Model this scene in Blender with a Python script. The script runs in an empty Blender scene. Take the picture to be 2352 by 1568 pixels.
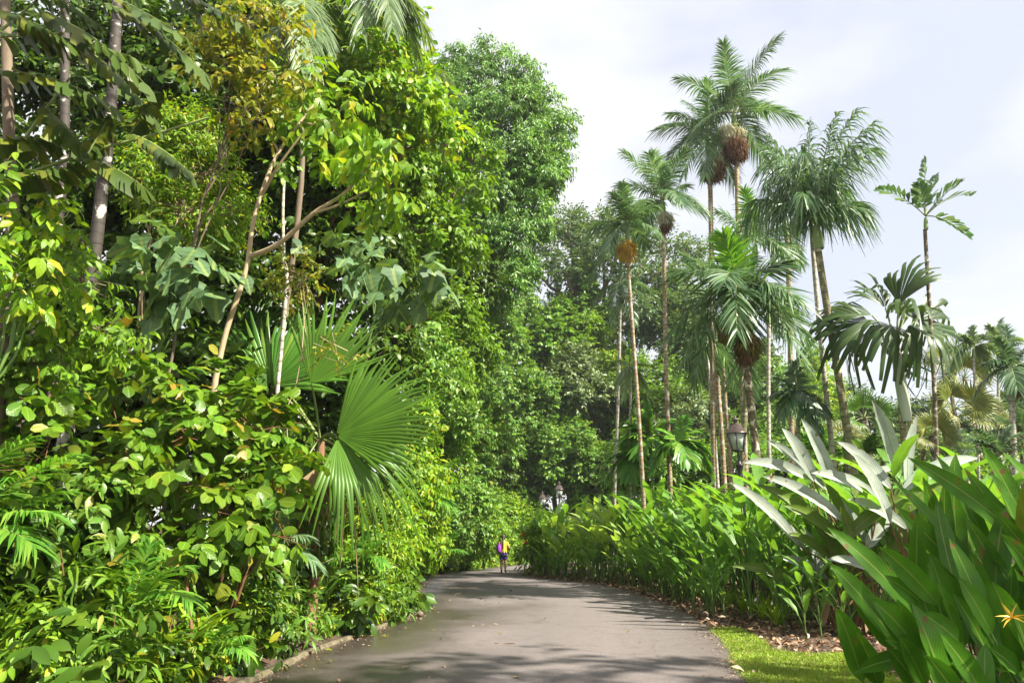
import bpy, bmesh, math, random
import numpy as np
from mathutils import Vector, Matrix, noise as mnoise

rng = np.random.default_rng(11)
random.seed(5)
scene = bpy.context.scene
COL = scene.collection

# ------------------------------------------------------------------ camera, sky, sun, exposure
F = 1568.0                      # focal length in pixels of a 2352 px wide frame (24 mm lens)
PITCH = math.radians(16.0)
SP, CP = math.sin(PITCH), math.cos(PITCH)
CAMZ = 1.6
cd = bpy.data.cameras.new('camera'); cam = bpy.data.objects.new('camera', cd); COL.objects.link(cam)
cam.location = (0, 0, CAMZ); cam.rotation_euler = (math.radians(90) + PITCH, 0, 0)
cd.sensor_width = 36; cd.lens = 24; cd.clip_end = 2000; cd.clip_start = 0.05
scene.camera = cam

SUN_DIR = Vector((0.84, -0.46, 1.02)).normalized()
sun_el = math.asin(SUN_DIR.z); sun_az = math.atan2(SUN_DIR.x, SUN_DIR.y)
sl = bpy.data.lights.new('sun', 'SUN'); so = bpy.data.objects.new('sun', sl); COL.objects.link(so)
sl.energy = 5.0; sl.angle = math.radians(0.5); sl.color = (1.0, 0.93, 0.80)
so.rotation_euler = (-SUN_DIR).to_track_quat('-Z', 'Y').to_euler()

w = bpy.data.worlds.new('World'); scene.world = w; w.use_nodes = True
nt = w.node_tree; nt.nodes.clear()
def N(t, typ, **kw):
    n = t.nodes.new(typ)
    for k, v in kw.items():
        if k.startswith('i_'): n.inputs[k[2:].replace('_', ' ')].default_value = v
        else: setattr(n, k, v)
    return n
sky = N(nt, 'ShaderNodeTexSky', sky_type='NISHITA', sun_disc=False, sun_elevation=sun_el, sun_rotation=sun_az)
sky.air_density = 1.0; sky.dust_density = 2.0
tc = N(nt, 'ShaderNodeTexCoord'); mp = N(nt, 'ShaderNodeMapping'); mp.inputs['Scale'].default_value = (1.0, 1.0, 2.2)
mp.inputs['Location'].default_value = (0.35, 0.1, 0.2)
nz = N(nt, 'ShaderNodeTexNoise'); nz.inputs['Scale'].default_value = 1.7; nz.inputs['Detail'].default_value = 7; nz.inputs['Roughness'].default_value = .52
cr = N(nt, 'ShaderNodeValToRGB'); e = cr.color_ramp.elements
e[0].position = .33; e[0].color = (0, 0, 0, 1); e[1].position = .57; e[1].color = (1, 1, 1, 1)
mx = N(nt, 'ShaderNodeMix', data_type='RGBA')
bg = N(nt, 'ShaderNodeBackground'); bg.inputs['Strength'].default_value = .10
wo = N(nt, 'ShaderNodeOutputWorld')
L_ = nt.links.new
L_(tc.outputs['Generated'], mp.inputs['Vector']); L_(mp.outputs[0], nz.inputs['Vector']); L_(nz.outputs['Fac'], cr.inputs[0])
m0 = N(nt, 'ShaderNodeMix', data_type='RGBA'); m0.inputs['Factor'].default_value = .82; L_(sky.outputs[0], m0.inputs['A']); m0.inputs['B'].default_value = (2.95, 3.05, 3.4, 1)   # thin high cloud veiling the blue
L_(cr.outputs[0], mx.inputs['Factor']); L_(m0.outputs['Result'], mx.inputs['A']); mx.inputs['B'].default_value = (4.0, 4.0, 4.02, 1)
L_(mx.outputs['Result'], bg.inputs['Color']); L_(bg.outputs[0], wo.inputs['Surface'])

vs = scene.view_settings; vs.view_transform = 'Standard'; vs.look = 'None'; vs.gamma = 1; vs.exposure = 1.55
scene.cycles.use_denoising = True
scene.cycles.max_bounces = 7; scene.cycles.diffuse_bounces = 4; scene.cycles.glossy_bounces = 2; scene.cycles.transmission_bounces = 4
scene.cycles.use_fast_gi = False
scene.cycles.sample_clamp_indirect = 6

def at(u, v, Y):
    a = (u - 1176) / F; b = (784 - v) / F
    d = np.array([a, CP - b * SP, SP + b * CP])
    return np.array([0, 0, CAMZ]) + d * (Y / d[1])
def mpp(v, Y):                  # metres per (2352-frame) pixel at depth Y, row v
    b = (784 - v) / F
    return Y / (CP - b * SP) / F
def gnd(u, v, z=0.0):
    a = (u - 1176) / F; b = (784 - v) / F
    d = np.array([a, CP - b * SP, SP + b * CP])
    return np.array([0, 0, CAMZ]) + d * ((z - CAMZ) / d[2])

# ------------------------------------------------------------------ geometry helpers
def nrm(a):
    a = np.asarray(a, float)
    return a / np.maximum(np.linalg.norm(a, axis=-1, keepdims=True), 1e-9)
UP = np.array([0, 0, 1.0])

class G:
    def __init__(s): s.V = []; s.UV = []; s.F = {3: [], 4: []}; s.M = {3: [], 4: []}; s.n = 0
    def add(s, V, F, mi=0, uv=None):
        V = np.asarray(V, float).reshape(-1, 3)
        s.V.append(V); s.UV.append(np.zeros((len(V), 2)) if uv is None else np.asarray(uv, float))
        if not isinstance(F, (list, tuple)) or (len(F) and not hasattr(F[0], '__len__')): F = [F]
        for k in (3, 4):
            q = [f for f in F if len(f) == k] if isinstance(F, list) and len(F) and not isinstance(F[0], np.ndarray) else None
            if q is None:
                for f in F:
                    if f.shape[1] == k: s.F[k].append(f + s.n); s.M[k].append(np.full(len(f), mi))
            elif q:
                f = np.array(q); s.F[k].append(f + s.n); s.M[k].append(np.full(len(f), mi))
        s.n += len(V)
    def inst(s, T, R, P, mi=0):
        V, Fs, uv = T
        k = len(P); n = len(V)
        W = np.einsum('kij,nj->kni', R, V) + P[:, None, :]
        off = (np.arange(k) * n)[:, None, None]
        FF = [(f[None] + off).reshape(-1, f.shape[1]) for f in Fs]
        s.add(W.reshape(-1, 3), FF, mi, np.tile(uv, (k, 1)))
    def build(s, name, mats, parent=None, smooth=False, origin=None):
        me = bpy.data.meshes.new(name)
        V = np.concatenate(s.V) if s.V else np.zeros((0, 3))
        if origin is not None: V = V - np.asarray(origin)
        uv = np.concatenate(s.UV)
        t = np.concatenate(s.F[3]) if s.F[3] else np.zeros((0, 3), int)
        q = np.concatenate(s.F[4]) if s.F[4] else np.zeros((0, 4), int)
        loops = np.concatenate([t.ravel(), q.ravel()]).astype(np.int32)
        st = np.concatenate([np.arange(len(t)) * 3, len(t) * 3 + np.arange(len(q)) * 4]).astype(np.int32)
        mi = np.concatenate(s.M[3] + s.M[4]).astype(np.int32)
        me.vertices.add(len(V)); me.vertices.foreach_set('co', V.astype(np.float32).ravel())
        me.loops.add(len(loops)); me.loops.foreach_set('vertex_index', loops)
        me.polygons.add(len(st)); me.polygons.foreach_set('loop_start', st)
        me.polygons.foreach_set('material_index', mi)
        if smooth: me.polygons.foreach_set('use_smooth', np.ones(len(st), bool))
        ul = me.uv_layers.new(name='uv'); ul.data.foreach_set('uv', uv[loops].astype(np.float32).ravel())
        me.update(calc_edges=True)
        for m in (mats if isinstance(mats, (list, tuple)) else [mats]): me.materials.append(m)
        o = bpy.data.objects.new(name, me); COL.objects.link(o)
        if parent: o.parent = parent
        return o

def empty(name, loc, label, cat, group=None, rz=0):
    o = bpy.data.objects.new(name, None); COL.objects.link(o); o.location = loc; o.rotation_euler = (0, 0, rz)
    o.empty_display_size = .2
    o['label'] = label; o['category'] = cat
    if group: o['group'] = group
    return o
def tag(o, label, cat, group=None):
    o['label'] = label; o['category'] = cat
    if group: o['group'] = group
    return o
KIDS = {}
def copy_tree(o, loc=None, rz=None, scale=None, label=None, parent=None):
    c = o.copy(); COL.objects.link(c)
    if parent: c.parent = parent
    if loc is not None: c.location = loc
    if rz is not None: c.rotation_euler = (0, 0, rz) if not hasattr(rz, '__len__') else rz
    if scale is not None: c.scale = (scale,) * 3
    if label: c['label'] = label
    if o.name not in KIDS: KIDS[o.name] = list(o.children)
    for ch in KIDS[o.name]: copy_tree(ch, parent=c)
    return c

def frames(D, Nn):
    D = nrm(D); S = nrm(np.cross(Nn, D)); N2 = np.cross(D, S)
    return np.stack([D, S, N2], axis=-1)            # columns: along, side, normal

def leaf_t(st, fold=.25, droop=.2, wav=0.0):
    """leaf template along +X of length 1: st = [(t, half width)]"""
    V = []; uv = []
    for i, (t, h) in enumerate(st):
        z = -droop * t * t; wv = wav * (1 if i % 2 else -1) * h
        V += [(t, h, z + fold * h + wv), (t, 0, z), (t, -h, z + fold * h - wv)]
        uv += [(0, t), (.5, t), (1, t)]
    fs = []
    for i in range(len(st) - 1):
        a = i * 3
        fs += [(a, a + 1, a + 4, a + 3), (a + 1, a + 2, a + 5, a + 4)]
    return np.array(V, float), [np.array(fs)], np.array(uv, float)
def tiny_t(w=.24, fold=.3, droop=.12):
    V = np.array([(0, 0, 0), (.42, w, fold * w), (.42, -w, fold * w), (1, 0, -droop)])
    return V, [np.array([(0, 2, 3), (0, 3, 1)])], np.array([(.5, 0), (0, .42), (1, .42), (.5, 1)], float)
def lobed_t():
    """broad three lobed leaf"""
    c = (0.12, 0, 0)
    ang = np.radians([-150, -112, -75, -55, -38, -14, 0, 14, 38, 55, 75, 112, 150])
    r = np.array([.28, .46, .62, .5, .5, .78, .95, .78, .5, .5, .62, .46, .28])
    V = [c] + [(c[0] + rr * math.cos(a), rr * math.sin(a), -.22 * rr * rr + .05 * math.sin(3 * a)) for a, rr in zip(ang, r)]
    fs = [(0, i, i + 1) for i in range(1, len(r))]
    uv = [(.5, 0)] + [(.5 + y * .5, min(1, max(0, x))) for x, y, z in V[1:]]
    return np.array(V, float), [np.array(fs)], np.array(uv, float)
T_TINY = tiny_t(); T_NARROW = tiny_t(.15, .3, .2); T_WIDE = tiny_t(.33, .25, .1)
T_OVAL = leaf_t([(0, .02), (.18, .15), (.5, .23), (.8, .14), (1, .005)], .3, .25)
T_LANCE = leaf_t([(0, .01), (.25, .10), (.5, .13), (.8, .06), (1, .003)], .4, .3)
T_ROUND = leaf_t([(0, .03), (.14, .17), (.36, .29), (.62, .34), (.82, .27), (.95, .12), (1, .01)], .18, .18, .10)
T_ELL = leaf_t([(0, .02), (.15, .14), (.4, .25), (.7, .22), (.9, .10), (1, .005)], .22, .3, .06)
T_LOBED = lobed_t()

def tube(g, P, R, n=6, mi=0, cap=False, vs=1.0):
    P = np.asarray(P, float); R = np.broadcast_to(np.asarray(R, float), (len(P),))
    T = np.gradient(P, axis=0); T = nrm(T)
    ref = np.where(np.abs(T[:, 2:3]) > .9, np.array([[1.0, 0, 0]]), UP[None])
    A = nrm(np.cross(T, ref))
    for i in range(1, len(A)):                      # keep rings aligned
        a = A[i - 1] - T[i] * np.dot(A[i - 1], T[i]); A[i] = a / max(np.linalg.norm(a), 1e-9)
    B = np.cross(T, A)
    th = np.linspace(0, 2 * math.pi, n, endpoint=False)
    ring = P[:, None] + R[:, None, None] * (np.cos(th)[None, :, None] * A[:, None] + np.sin(th)[None, :, None] * B[:, None])
    d = np.concatenate([[0], np.cumsum(np.linalg.norm(np.diff(P, axis=0), axis=1))])
    uv = np.stack([np.broadcast_to(th / 6.283, (len(P), n)), np.broadcast_to(d[:, None], (len(P), n))], -1)
    i, j = np.meshgrid(np.arange(len(P) - 1), np.arange(n), indexing='ij')
    j2 = (j + 1) % n
    f = np.stack([i * n + j, i * n + j2, (i + 1) * n + j2, (i + 1) * n + j], -1).reshape(-1, 4)
    g.add(ring.reshape(-1, 3), [f], mi, uv.reshape(-1, 2))
    if cap:
        for k, rv in ((0, False), (len(P) - 1, True)):
            V = np.concatenate([ring[k], P[k:k + 1]])
            g.add(V, [np.array([(a, (a + 1) % n, n) if not rv else ((a + 1) % n, a, n) for a in range(n)])], mi)
def loft(g, rings, n=16, mi=0, cap=True):
    """rings = [(cx,cy,cz,rx,ry)] stacked ellipses"""
    th = np.linspace(0, 2 * math.pi, n, endpoint=False)
    V = np.concatenate([np.stack([c[0] + c[3] * np.cos(th), c[1] + c[4] * np.sin(th), np.full(n, c[2])], -1) for c in rings])
    fs = [(i * n + j, i * n + (j + 1) % n, (i + 1) * n + (j + 1) % n, (i + 1) * n + j) for i in range(len(rings) - 1) for j in range(n)]
    g.add(V, [np.array(fs)], mi)
    if cap:
        for k, rv in ((0, True), (len(rings) - 1, False)):
            W = np.concatenate([V[k * n:(k + 1) * n], [[rings[k][0], rings[k][1], rings[k][2]]]])
            g.add(W, [np.array([((a + 1) % n, a, n) if rv else (a, (a + 1) % n, n) for a in range(n)])], mi)
def bez(P0, C, T, t):
    t = np.asarray(t)[:, None]
    return (1 - t) ** 2 * P0 + 2 * t * (1 - t) * C + t * t * T
def catmull(pts, n=12):
    pts = [np.array(p, float) for p in pts]; out = []
    for i in range(len(pts) - 1):
        p0 = pts[max(i - 1, 0)]; p1 = pts[i]; p2 = pts[i + 1]; p3 = pts[min(i + 2, len(pts) - 1)]
        for k in range(n):
            t = k / n
            out.append(.5 * ((2 * p1) + (-p0 + p2) * t + (2 * p0 - 5 * p1 + 4 * p2 - p3) * t * t + (-p0 + 3 * p1 - 3 * p2 + p3) * t ** 3))
    out.append(pts[-1]); return np.array(out)

# ------------------------------------------------------------------ materials
def newmat(name):
    m = bpy.data.materials.new(name); m.use_nodes = True
    t = m.node_tree; t.nodes.clear(); o = N(t, 'ShaderNodeOutputMaterial'); return m, t, o
def ramp(t, cols, pos=None):
    r = N(t, 'ShaderNodeValToRGB'); el = r.color_ramp.elements
    pos = pos or [i / max(1, len(cols) - 1) for i in range(len(cols))]
    while len(el) < len(cols): el.new(.5)
    for i, (c, p) in enumerate(zip(cols, pos)): el[i].position = p; el[i].color = (*c, 1)
    return r
def leafmat(name, cols, pos=None, rough=.38, trans=.35, tcol=(1.5, 1.45, .5), spec=.3, vein=0, under=None, warm=True):
    cols = [(c[0] * 1.78, c[1] * 1.12, c[2] * .75) if warm and c[1] > c[0] * 1.15 and c[2] < .3 else c for c in cols]
    m, t, o = newmat(name); l = t.links.new
    gi = N(t, 'ShaderNodeNewGeometry'); r = ramp(t, cols, pos); l(gi.outputs['Random Per Island'], r.inputs[0])
    c = r.outputs[0]
    # slow blotches over the plant: older and younger growth
    tco = N(t, 'ShaderNodeTexCoord'); nz = N(t, 'ShaderNodeTexNoise'); nz.inputs['Scale'].default_value = .9; nz.inputs['Detail'].default_value = 3
    l(tco.outputs['Object'], nz.inputs['Vector'])
    hs = N(t, 'ShaderNodeHueSaturation'); mr = N(t, 'ShaderNodeMapRange'); mr.inputs['From Min'].default_value = .3; mr.inputs['From Max'].default_value = .7
    mr.inputs['To Min'].default_value = .72; mr.inputs['To Max'].default_value = 1.3
    l(nz.outputs['Fac'], mr.inputs['Value']); l(mr.outputs[0], hs.inputs['Value']); l(c, hs.inputs['Color']); c = hs.outputs[0]
    p = N(t, 'ShaderNodeBsdfPrincipled'); p.inputs['Roughness'].default_value = rough; p.inputs['Specular IOR Level'].default_value = spec
    if vein:
        uv = N(t, 'ShaderNodeUVMap'); sx = N(t, 'ShaderNodeSeparateXYZ'); l(uv.outputs[0], sx.inputs[0])
        a = N(t, 'ShaderNodeMath', operation='SUBTRACT'); l(sx.outputs[0], a.inputs[0]); a.inputs[1].default_value = .5
        b = N(t, 'ShaderNodeMath', operation='ABSOLUTE'); l(a.outputs[0], b.inputs[0])
        ms = N(t, 'ShaderNodeMath', operation='LESS_THAN'); l(b.outputs[0], ms.inputs[0]); ms.inputs[1].default_value = .035
        k = N(t, 'ShaderNodeMath', operation='MULTIPLY_ADD'); l(b.outputs[0], k.inputs[0]); k.inputs[1].default_value = -.55; l(sx.outputs[1], k.inputs[2])
        k2 = N(t, 'ShaderNodeMath', operation='MULTIPLY'); l(k.outputs[0], k2.inputs[0]); k2.inputs[1].default_value = vein * 6.283
        s = N(t, 'ShaderNodeMath', operation='SINE'); l(k2.outputs[0], s.inputs[0])
        sv = N(t, 'ShaderNodeMath', operation='MULTIPLY_ADD'); l(s.outputs[0], sv.inputs[0]); sv.inputs[1].default_value = .07; sv.inputs[2].default_value = 1.0
        n9 = N(t, 'ShaderNodeTexNoise'); n9.inputs['Scale'].default_value = 7; n9.inputs['Detail'].default_value = 5; l(tco.outputs['Object'], n9.inputs['Vector'])
        s9 = N(t, 'ShaderNodeMath', operation='MULTIPLY_ADD'); l(n9.outputs['Fac'], s9.inputs[0]); s9.inputs[1].default_value = .7; s9.inputs[2].default_value = .65
        s8 = N(t, 'ShaderNodeMath', operation='MULTIPLY'); l(sv.outputs[0], s8.inputs[0]); l(s9.outputs[0], s8.inputs[1])
        h9 = N(t, 'ShaderNodeHueSaturation'); l(s8.outputs[0], h9.inputs['Value']); l(c, h9.inputs['Color']); c = h9.outputs[0]
        if vein >= 14:                                  # long blades: browned spots and dry margins
            tp = N(t, 'ShaderNodeMath', operation='MULTIPLY_ADD'); l(sx.outputs[1], tp.inputs[0]); tp.inputs[1].default_value = .16; l(n9.outputs['Fac'], tp.inputs[2])
            ed = N(t, 'ShaderNodeMath', operation='MULTIPLY_ADD'); l(b.outputs[0], ed.inputs[0]); ed.inputs[1].default_value = .05; l(tp.outputs[0], ed.inputs[2])
            rb = ramp(t, [(0, 0, 0), (1, 1, 1)], [.765, .80]); l(ed.outputs[0], rb.inputs[0])
            m9 = N(t, 'ShaderNodeMix', data_type='RGBA'); l(rb.outputs[0], m9.inputs['Factor']); l(c, m9.inputs['A']); m9.inputs['B'].default_value = (.16, .10, .035, 1); c = m9.outputs['Result']
        bp = N(t, 'ShaderNodeBump'); bp.inputs['Strength'].default_value = .16; bp.inputs['Distance'].default_value = .008
        l(s.outputs[0], bp.inputs['Height']); l(bp.outputs[0], p.inputs['Normal'])
        mxr = N(t, 'ShaderNodeMix', data_type='RGBA'); mf = N(t, 'ShaderNodeMath', operation='MULTIPLY'); l(ms.outputs[0], mf.inputs[0]); mf.inputs[1].default_value = .55
        l(mf.outputs[0], mxr.inputs['Factor']); l(c, mxr.inputs['A']); mxr.inputs['B'].default_value = (.28, .36, .08, 1); c = mxr.outputs['Result']
    if under:
        mu = N(t, 'ShaderNodeMix', data_type='RGBA'); l(gi.outputs['Backfacing'], mu.inputs['Factor']); l(c, mu.inputs['A']); mu.inputs['B'].default_value = (*under, 1); c = mu.outputs['Result']
    l(c, p.inputs['Base Color'])
    tr = N(t, 'ShaderNodeBsdfTranslucent'); mm = N(t, 'ShaderNodeMix', data_type='RGBA', blend_type='MULTIPLY'); mm.inputs['Factor'].default_value = 1
    l(c, mm.inputs['A']); mm.inputs['B'].default_value = (*tcol, 1); l(mm.outputs['Result'], tr.inputs['Color'])
    ms_ = N(t, 'ShaderNodeMixShader'); ms_.inputs[0].default_value = trans
    l(p.outputs[0], ms_.inputs[1]); l(tr.outputs[0], ms_.inputs[2]); l(ms_.outputs[0], o.inputs[0])
    return m
def surf(name, cols, pos=None, scale=6, detail=5, rough=.8, bump=.3, coord='Object', stretch=(1, 1, 1), metal=0, spec=.4, bdist=.02):
    m, t, o = newmat(name); l = t.links.new
    tco = N(t, 'ShaderNodeTexCoord'); mp = N(t, 'ShaderNodeMapping'); mp.inputs['Scale'].default_value = stretch
    nz = N(t, 'ShaderNodeTexNoise'); nz.inputs['Scale'].default_value = scale; nz.inputs['Detail'].default_value = detail; nz.inputs['Roughness'].default_value = .6
    l(tco.outputs[coord], mp.inputs[0]); l(mp.outputs[0], nz.inputs['Vector'])
    r = ramp(t, cols, pos); l(nz.outputs['Fac'], r.inputs[0])
    p = N(t, 'ShaderNodeBsdfPrincipled'); p.inputs['Roughness'].default_value = rough; p.inputs['Metallic'].default_value = metal; p.inputs['Specular IOR Level'].default_value = spec
    l(r.outputs[0], p.inputs['Base Color'])
    if bump:
        b = N(t, 'ShaderNodeBump'); b.inputs['Strength'].default_value = bump; b.inputs['Distance'].default_value = bdist; l(nz.outputs['Fac'], b.inputs['Height']); l(b.outputs[0], p.inputs['Normal'])
    l(p.outputs[0], o.inputs[0]); return m
def ringtrunk(name, base, ring, spot=None, every=.18, spotpos=.58):
    """palm trunk with leaf scar rings (uv y = metres along the trunk) and lichen patches"""
    m, t, o = newmat(name); l = t.links.new
    uv = N(t, 'ShaderNodeUVMap'); sx = N(t, 'ShaderNodeSeparateXYZ'); l(uv.outputs[0], sx.inputs[0])
    tco = N(t, 'ShaderNodeTexCoord'); nz = N(t, 'ShaderNodeTexNoise'); nz.inputs['Scale'].default_value = 5; nz.inputs['Detail'].default_value = 4
    l(tco.outputs['Object'], nz.inputs['Vector'])
    ad = N(t, 'ShaderNodeMath', operation='MULTIPLY_ADD'); l(nz.outputs['Fac'], ad.inputs[0]); ad.inputs[1].default_value = .12; l(sx.outputs[1], ad.inputs[2])
    dv = N(t, 'ShaderNodeMath', operation='DIVIDE'); l(ad.outputs[0], dv.inputs[0]); dv.inputs[1].default_value = every
    fr = N(t, 'ShaderNodeMath', operation='FRACT'); l(dv.outputs[0], fr.inputs[0])
    rr = ramp(t, [ring, ring, base, base], [0, .14, .26, 1]); l(fr.outputs[0], rr.inputs[0])
    c = rr.outputs[0]
    n2 = N(t, 'ShaderNodeTexNoise'); n2.inputs['Scale'].default_value = 2.2; n2.inputs['Detail'].default_value = 6; l(tco.outputs['Object'], n2.inputs['Vector'])
    hs = N(t, 'ShaderNodeHueSaturation'); mr = N(t, 'ShaderNodeMapRange'); mr.inputs['To Min'].default_value = .45; mr.inputs['To Max'].default_value = 1.55
    l(n2.outputs['Fac'], mr.inputs['Value']); l(mr.outputs[0], hs.inputs['Value']); l(c, hs.inputs['Color']); c = hs.outputs[0]
    if spot:
        n3 = N(t, 'ShaderNodeTexNoise'); n3.inputs['Scale'].default_value = 6.5; n3.inputs['Detail'].default_value = 3; l(tco.outputs['Object'], n3.inputs['Vector'])
        s2 = ramp(t, [(0, 0, 0), (1, 1, 1)], [spotpos - .03, spotpos + .03]); l(n3.outputs['Fac'], s2.inputs[0])
        mx = N(t, 'ShaderNodeMix', data_type='RGBA'); l(s2.outputs[0], mx.inputs['Factor']); l(c, mx.inputs['A']); mx.inputs['B'].default_value = (*spot, 1); c = mx.outputs['Result']
    p = N(t, 'ShaderNodeBsdfPrincipled'); p.inputs['Roughness'].default_value = .75; l(c, p.inputs['Base Color'])
    b = N(t, 'ShaderNodeBump'); b.inputs['Strength'].default_value = .5; b.inputs['Distance'].default_value = .02; l(fr.outputs[0], b.inputs['Height']); l(b.outputs[0], p.inputs['Normal'])
    l(p.outputs[0], o.inputs[0]); return m

M = {}
M['bright'] = leafmat('leaf bright', [(.05, .18, .014), (.085, .27, .018), (.14, .33, .025), (.22, .33, .03)], [0, .45, .85, 1], vein=5)
M['green'] = leafmat('leaf green', [(.04, .14, .016), (.068, .22, .02), (.115, .30, .03)], vein=5)
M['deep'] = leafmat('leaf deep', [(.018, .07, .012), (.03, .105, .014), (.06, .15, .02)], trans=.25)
M['grey'] = leafmat('leaf greygreen', [(.04, .11, .05), (.06, .15, .065), (.10, .21, .09)], trans=.22, spec=.4)
M['olive'] = leafmat('leaf olive', [(.05, .12, .035), (.08, .155, .045), (.14, .19, .06)], warm=False, trans=.3)
M['ficus'] = leafmat('leaf ficus', [(.08, .19, .04), (.135, .28, .06), (.23, .37, .10)], warm=False, trans=.3, rough=.32)
M['vine'] = leafmat('leaf vine', [(.06, .15, .02), (.115, .24, .03), (.185, .31, .045), (.28, .29, .06)], warm=False, pos=[0, .5, .93, 1], trans=.32)
M['yellow'] = leafmat('leaf yellow', [(.05, .14, .015), (.12, .21, .02), (.24, .26, .03), (.40, .26, .04)], [0, .4, .85, 1], trans=.42, vein=4)
M['round'] = leafmat('leaf round', [(.03, .12, .015), (.055, .18, .018), (.09, .23, .025), (.24, .26, .03), (.30, .18, .03)], [0, .4, .9, .97, 1], rough=.3, vein=8, trans=.3)
M['macaranga'] = leafmat('leaf macaranga', [(.085, .16, .075), (.11, .20, .085), (.14, .24, .09)], warm=False, rough=.55, vein=4, trans=.3, spec=.3)
M['palm'] = leafmat('palm leaflet', [(.055, .125, .05), (.09, .175, .07), (.17, .25, .13)], trans=.32, warm=False, tcol=(1.4, 1.4, .8), rough=.36, spec=.4)
M['palmbright'] = leafmat('palm leaflet bright', [(.06, .19, .02), (.105, .26, .03), (.18, .31, .04)], warm=False, trans=.35, rough=.35)
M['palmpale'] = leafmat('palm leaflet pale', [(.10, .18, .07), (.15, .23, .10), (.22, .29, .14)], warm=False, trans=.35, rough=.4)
M['fish'] = leafmat('fishtail leaflet', [(.02, .065, .015), (.035, .09, .018), (.07, .13, .02), (.16, .13, .03)], [0, .6, .97, 1], trans=.25, rough=.42, spec=.3)
M['fan'] = leafmat('fan leaf', [(.06, .14, .014), (.08, .18, .016), (.10, .21, .02)], warm=False, trans=.35, rough=.36)
M['fanold'] = leafmat('fan leaf weathered', [(.03, .07, .014), (.05, .09, .02), (.08, .11, .03), (.20, .15, .07)], [0, .55, .88, 1], warm=False, trans=.2, rough=.42)
M['fanfar'] = leafmat('fan leaf far', [(.05, .12, .03), (.09, .17, .04), (.14, .2, .06)], trans=.3, rough=.4)
M['dead'] = leafmat('leaf dead', [(.24, .15, .07), (.35, .24, .13), (.42, .32, .2)], trans=.2, tcol=(1, .9, .7), rough=.6)
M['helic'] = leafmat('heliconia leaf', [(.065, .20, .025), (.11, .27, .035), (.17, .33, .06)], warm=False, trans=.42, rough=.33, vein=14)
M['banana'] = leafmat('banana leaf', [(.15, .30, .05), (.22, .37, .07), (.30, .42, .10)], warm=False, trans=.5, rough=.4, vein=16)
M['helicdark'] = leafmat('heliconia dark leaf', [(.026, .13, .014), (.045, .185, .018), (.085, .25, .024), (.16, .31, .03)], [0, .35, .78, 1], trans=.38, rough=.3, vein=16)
M['silver'] = leafmat('silver leaf', [(.05, .15, .025), (.08, .19, .035), (.10, .22, .05)], trans=.22, rough=.4, vein=14, under=(.46, .50, .46), tcol=(.8, .9, .5))
M['red'] = leafmat('red bract', [(.5, .03, .015), (.65, .07, .02)], trans=.2, tcol=(1, .6, .5))
M['orange'] = leafmat('orange bract', [(.6, .36, .04), (.7, .45, .06)], trans=.2, tcol=(1, .8, .4))
M['grass'] = leafmat('lawn grass', [(.19, .30, .035), (.26, .37, .05), (.38, .42, .10)], warm=False, trans=.3, rough=.5)
M['stem'] = surf('green stem', [(.06, .14, .02), (.12, .2, .04)], scale=9, rough=.5, bump=.1)
M['rachis'] = surf('rachis', [(.14, .2, .05), (.24, .28, .09)], scale=8, rough=.5, bump=0)
M['redstem'] = surf('brown stem', [(.10, .045, .02), (.22, .11, .05)], scale=7, rough=.7, stretch=(4, 4, 1))
M['bark'] = surf('bark', [(.06, .045, .03), (.16, .12, .08), (.24, .2, .15)], scale=5, rough=.85, bump=.6, stretch=(3, 3, .7))
M['barkpale'] = surf('pale bark', [(.22, .15, .08), (.40, .30, .18), (.5, .42, .3)], scale=7, rough=.7, bump=.4, stretch=(2, 2, .8))
M['barkred'] = surf('red brown bark', [(.09, .04, .02), (.20, .10, .05), (.28, .16, .09)], scale=6, rough=.75, bump=.5, stretch=(4, 4, .6))
M['lichen'] = ringtrunk('lichen trunk', (.05, .04, .032), (.03, .025, .02), (.42, .40, .36), .16, .60)
M['tantrunk'] = ringtrunk('tan palm trunk', (.31, .22, .12), (.12, .075, .04), (.40, .38, .31), .16, .57)
M['greytrunk'] = ringtrunk('grey palm trunk', (.40, .37, .30), (.2, .17, .12), (.55, .54, .5), .2, .58)
M['mosstrunk'] = ringtrunk('mossy palm trunk', (.17, .16, .07), (.09, .075, .04), (.42, .38, .26), .2, .60)
M['darktrunk'] = ringtrunk('dark palm trunk', (.13, .10, .055), (.07, .05, .03), (.50, .46, .36), .2, .57)
M['greenstemtrunk'] = ringtrunk('green palm stem', (.12, .24, .04), (.22, .26, .1), None, .16)
M['shaft'] = surf('crownshaft', [(.17, .27, .08), (.26, .34, .13)], scale=2, rough=.4, bump=.1, stretch=(1, 1, .2))
M['shaftpale'] = surf('pale crownshaft', [(.30, .36, .24), (.48, .52, .42)], scale=2.5, rough=.4, bump=.1, stretch=(1, 1, .3))
M['fruit'] = leafmat('fruit tassels brown', [(.10, .05, .03), (.18, .09, .05), (.26, .15, .08)], trans=.1, rough=.8, spec=.1)
M['cream'] = leafmat('flower tassels cream', [(.55, .53, .40), (.68, .66, .52)], trans=.2, rough=.8, spec=.1)
M['gold'] = leafmat('fruit tassels orange', [(.55, .32, .04), (.72, .50, .10)], trans=.15, rough=.8, spec=.1)
M['olivefruit'] = leafmat('fruit tassels olive', [(.10, .10, .02), (.2, .17, .05), (.2, .12, .04)], trans=.1, rough=.8, spec=.1)

def rbox(g, c, s, mi=0):
    c = np.array(c); s = np.array(s) / 2
    V = np.array([(x, y, z) for x in (-1, 1) for y in (-1, 1) for z in (-1, 1)]) * s + c
    g.add(V, [np.array([(0, 1, 3, 2), (4, 6, 7, 5), (0, 4, 5, 1), (2, 3, 7, 6), (0, 2, 6, 4), (1, 5, 7, 3)])], mi)

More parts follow.
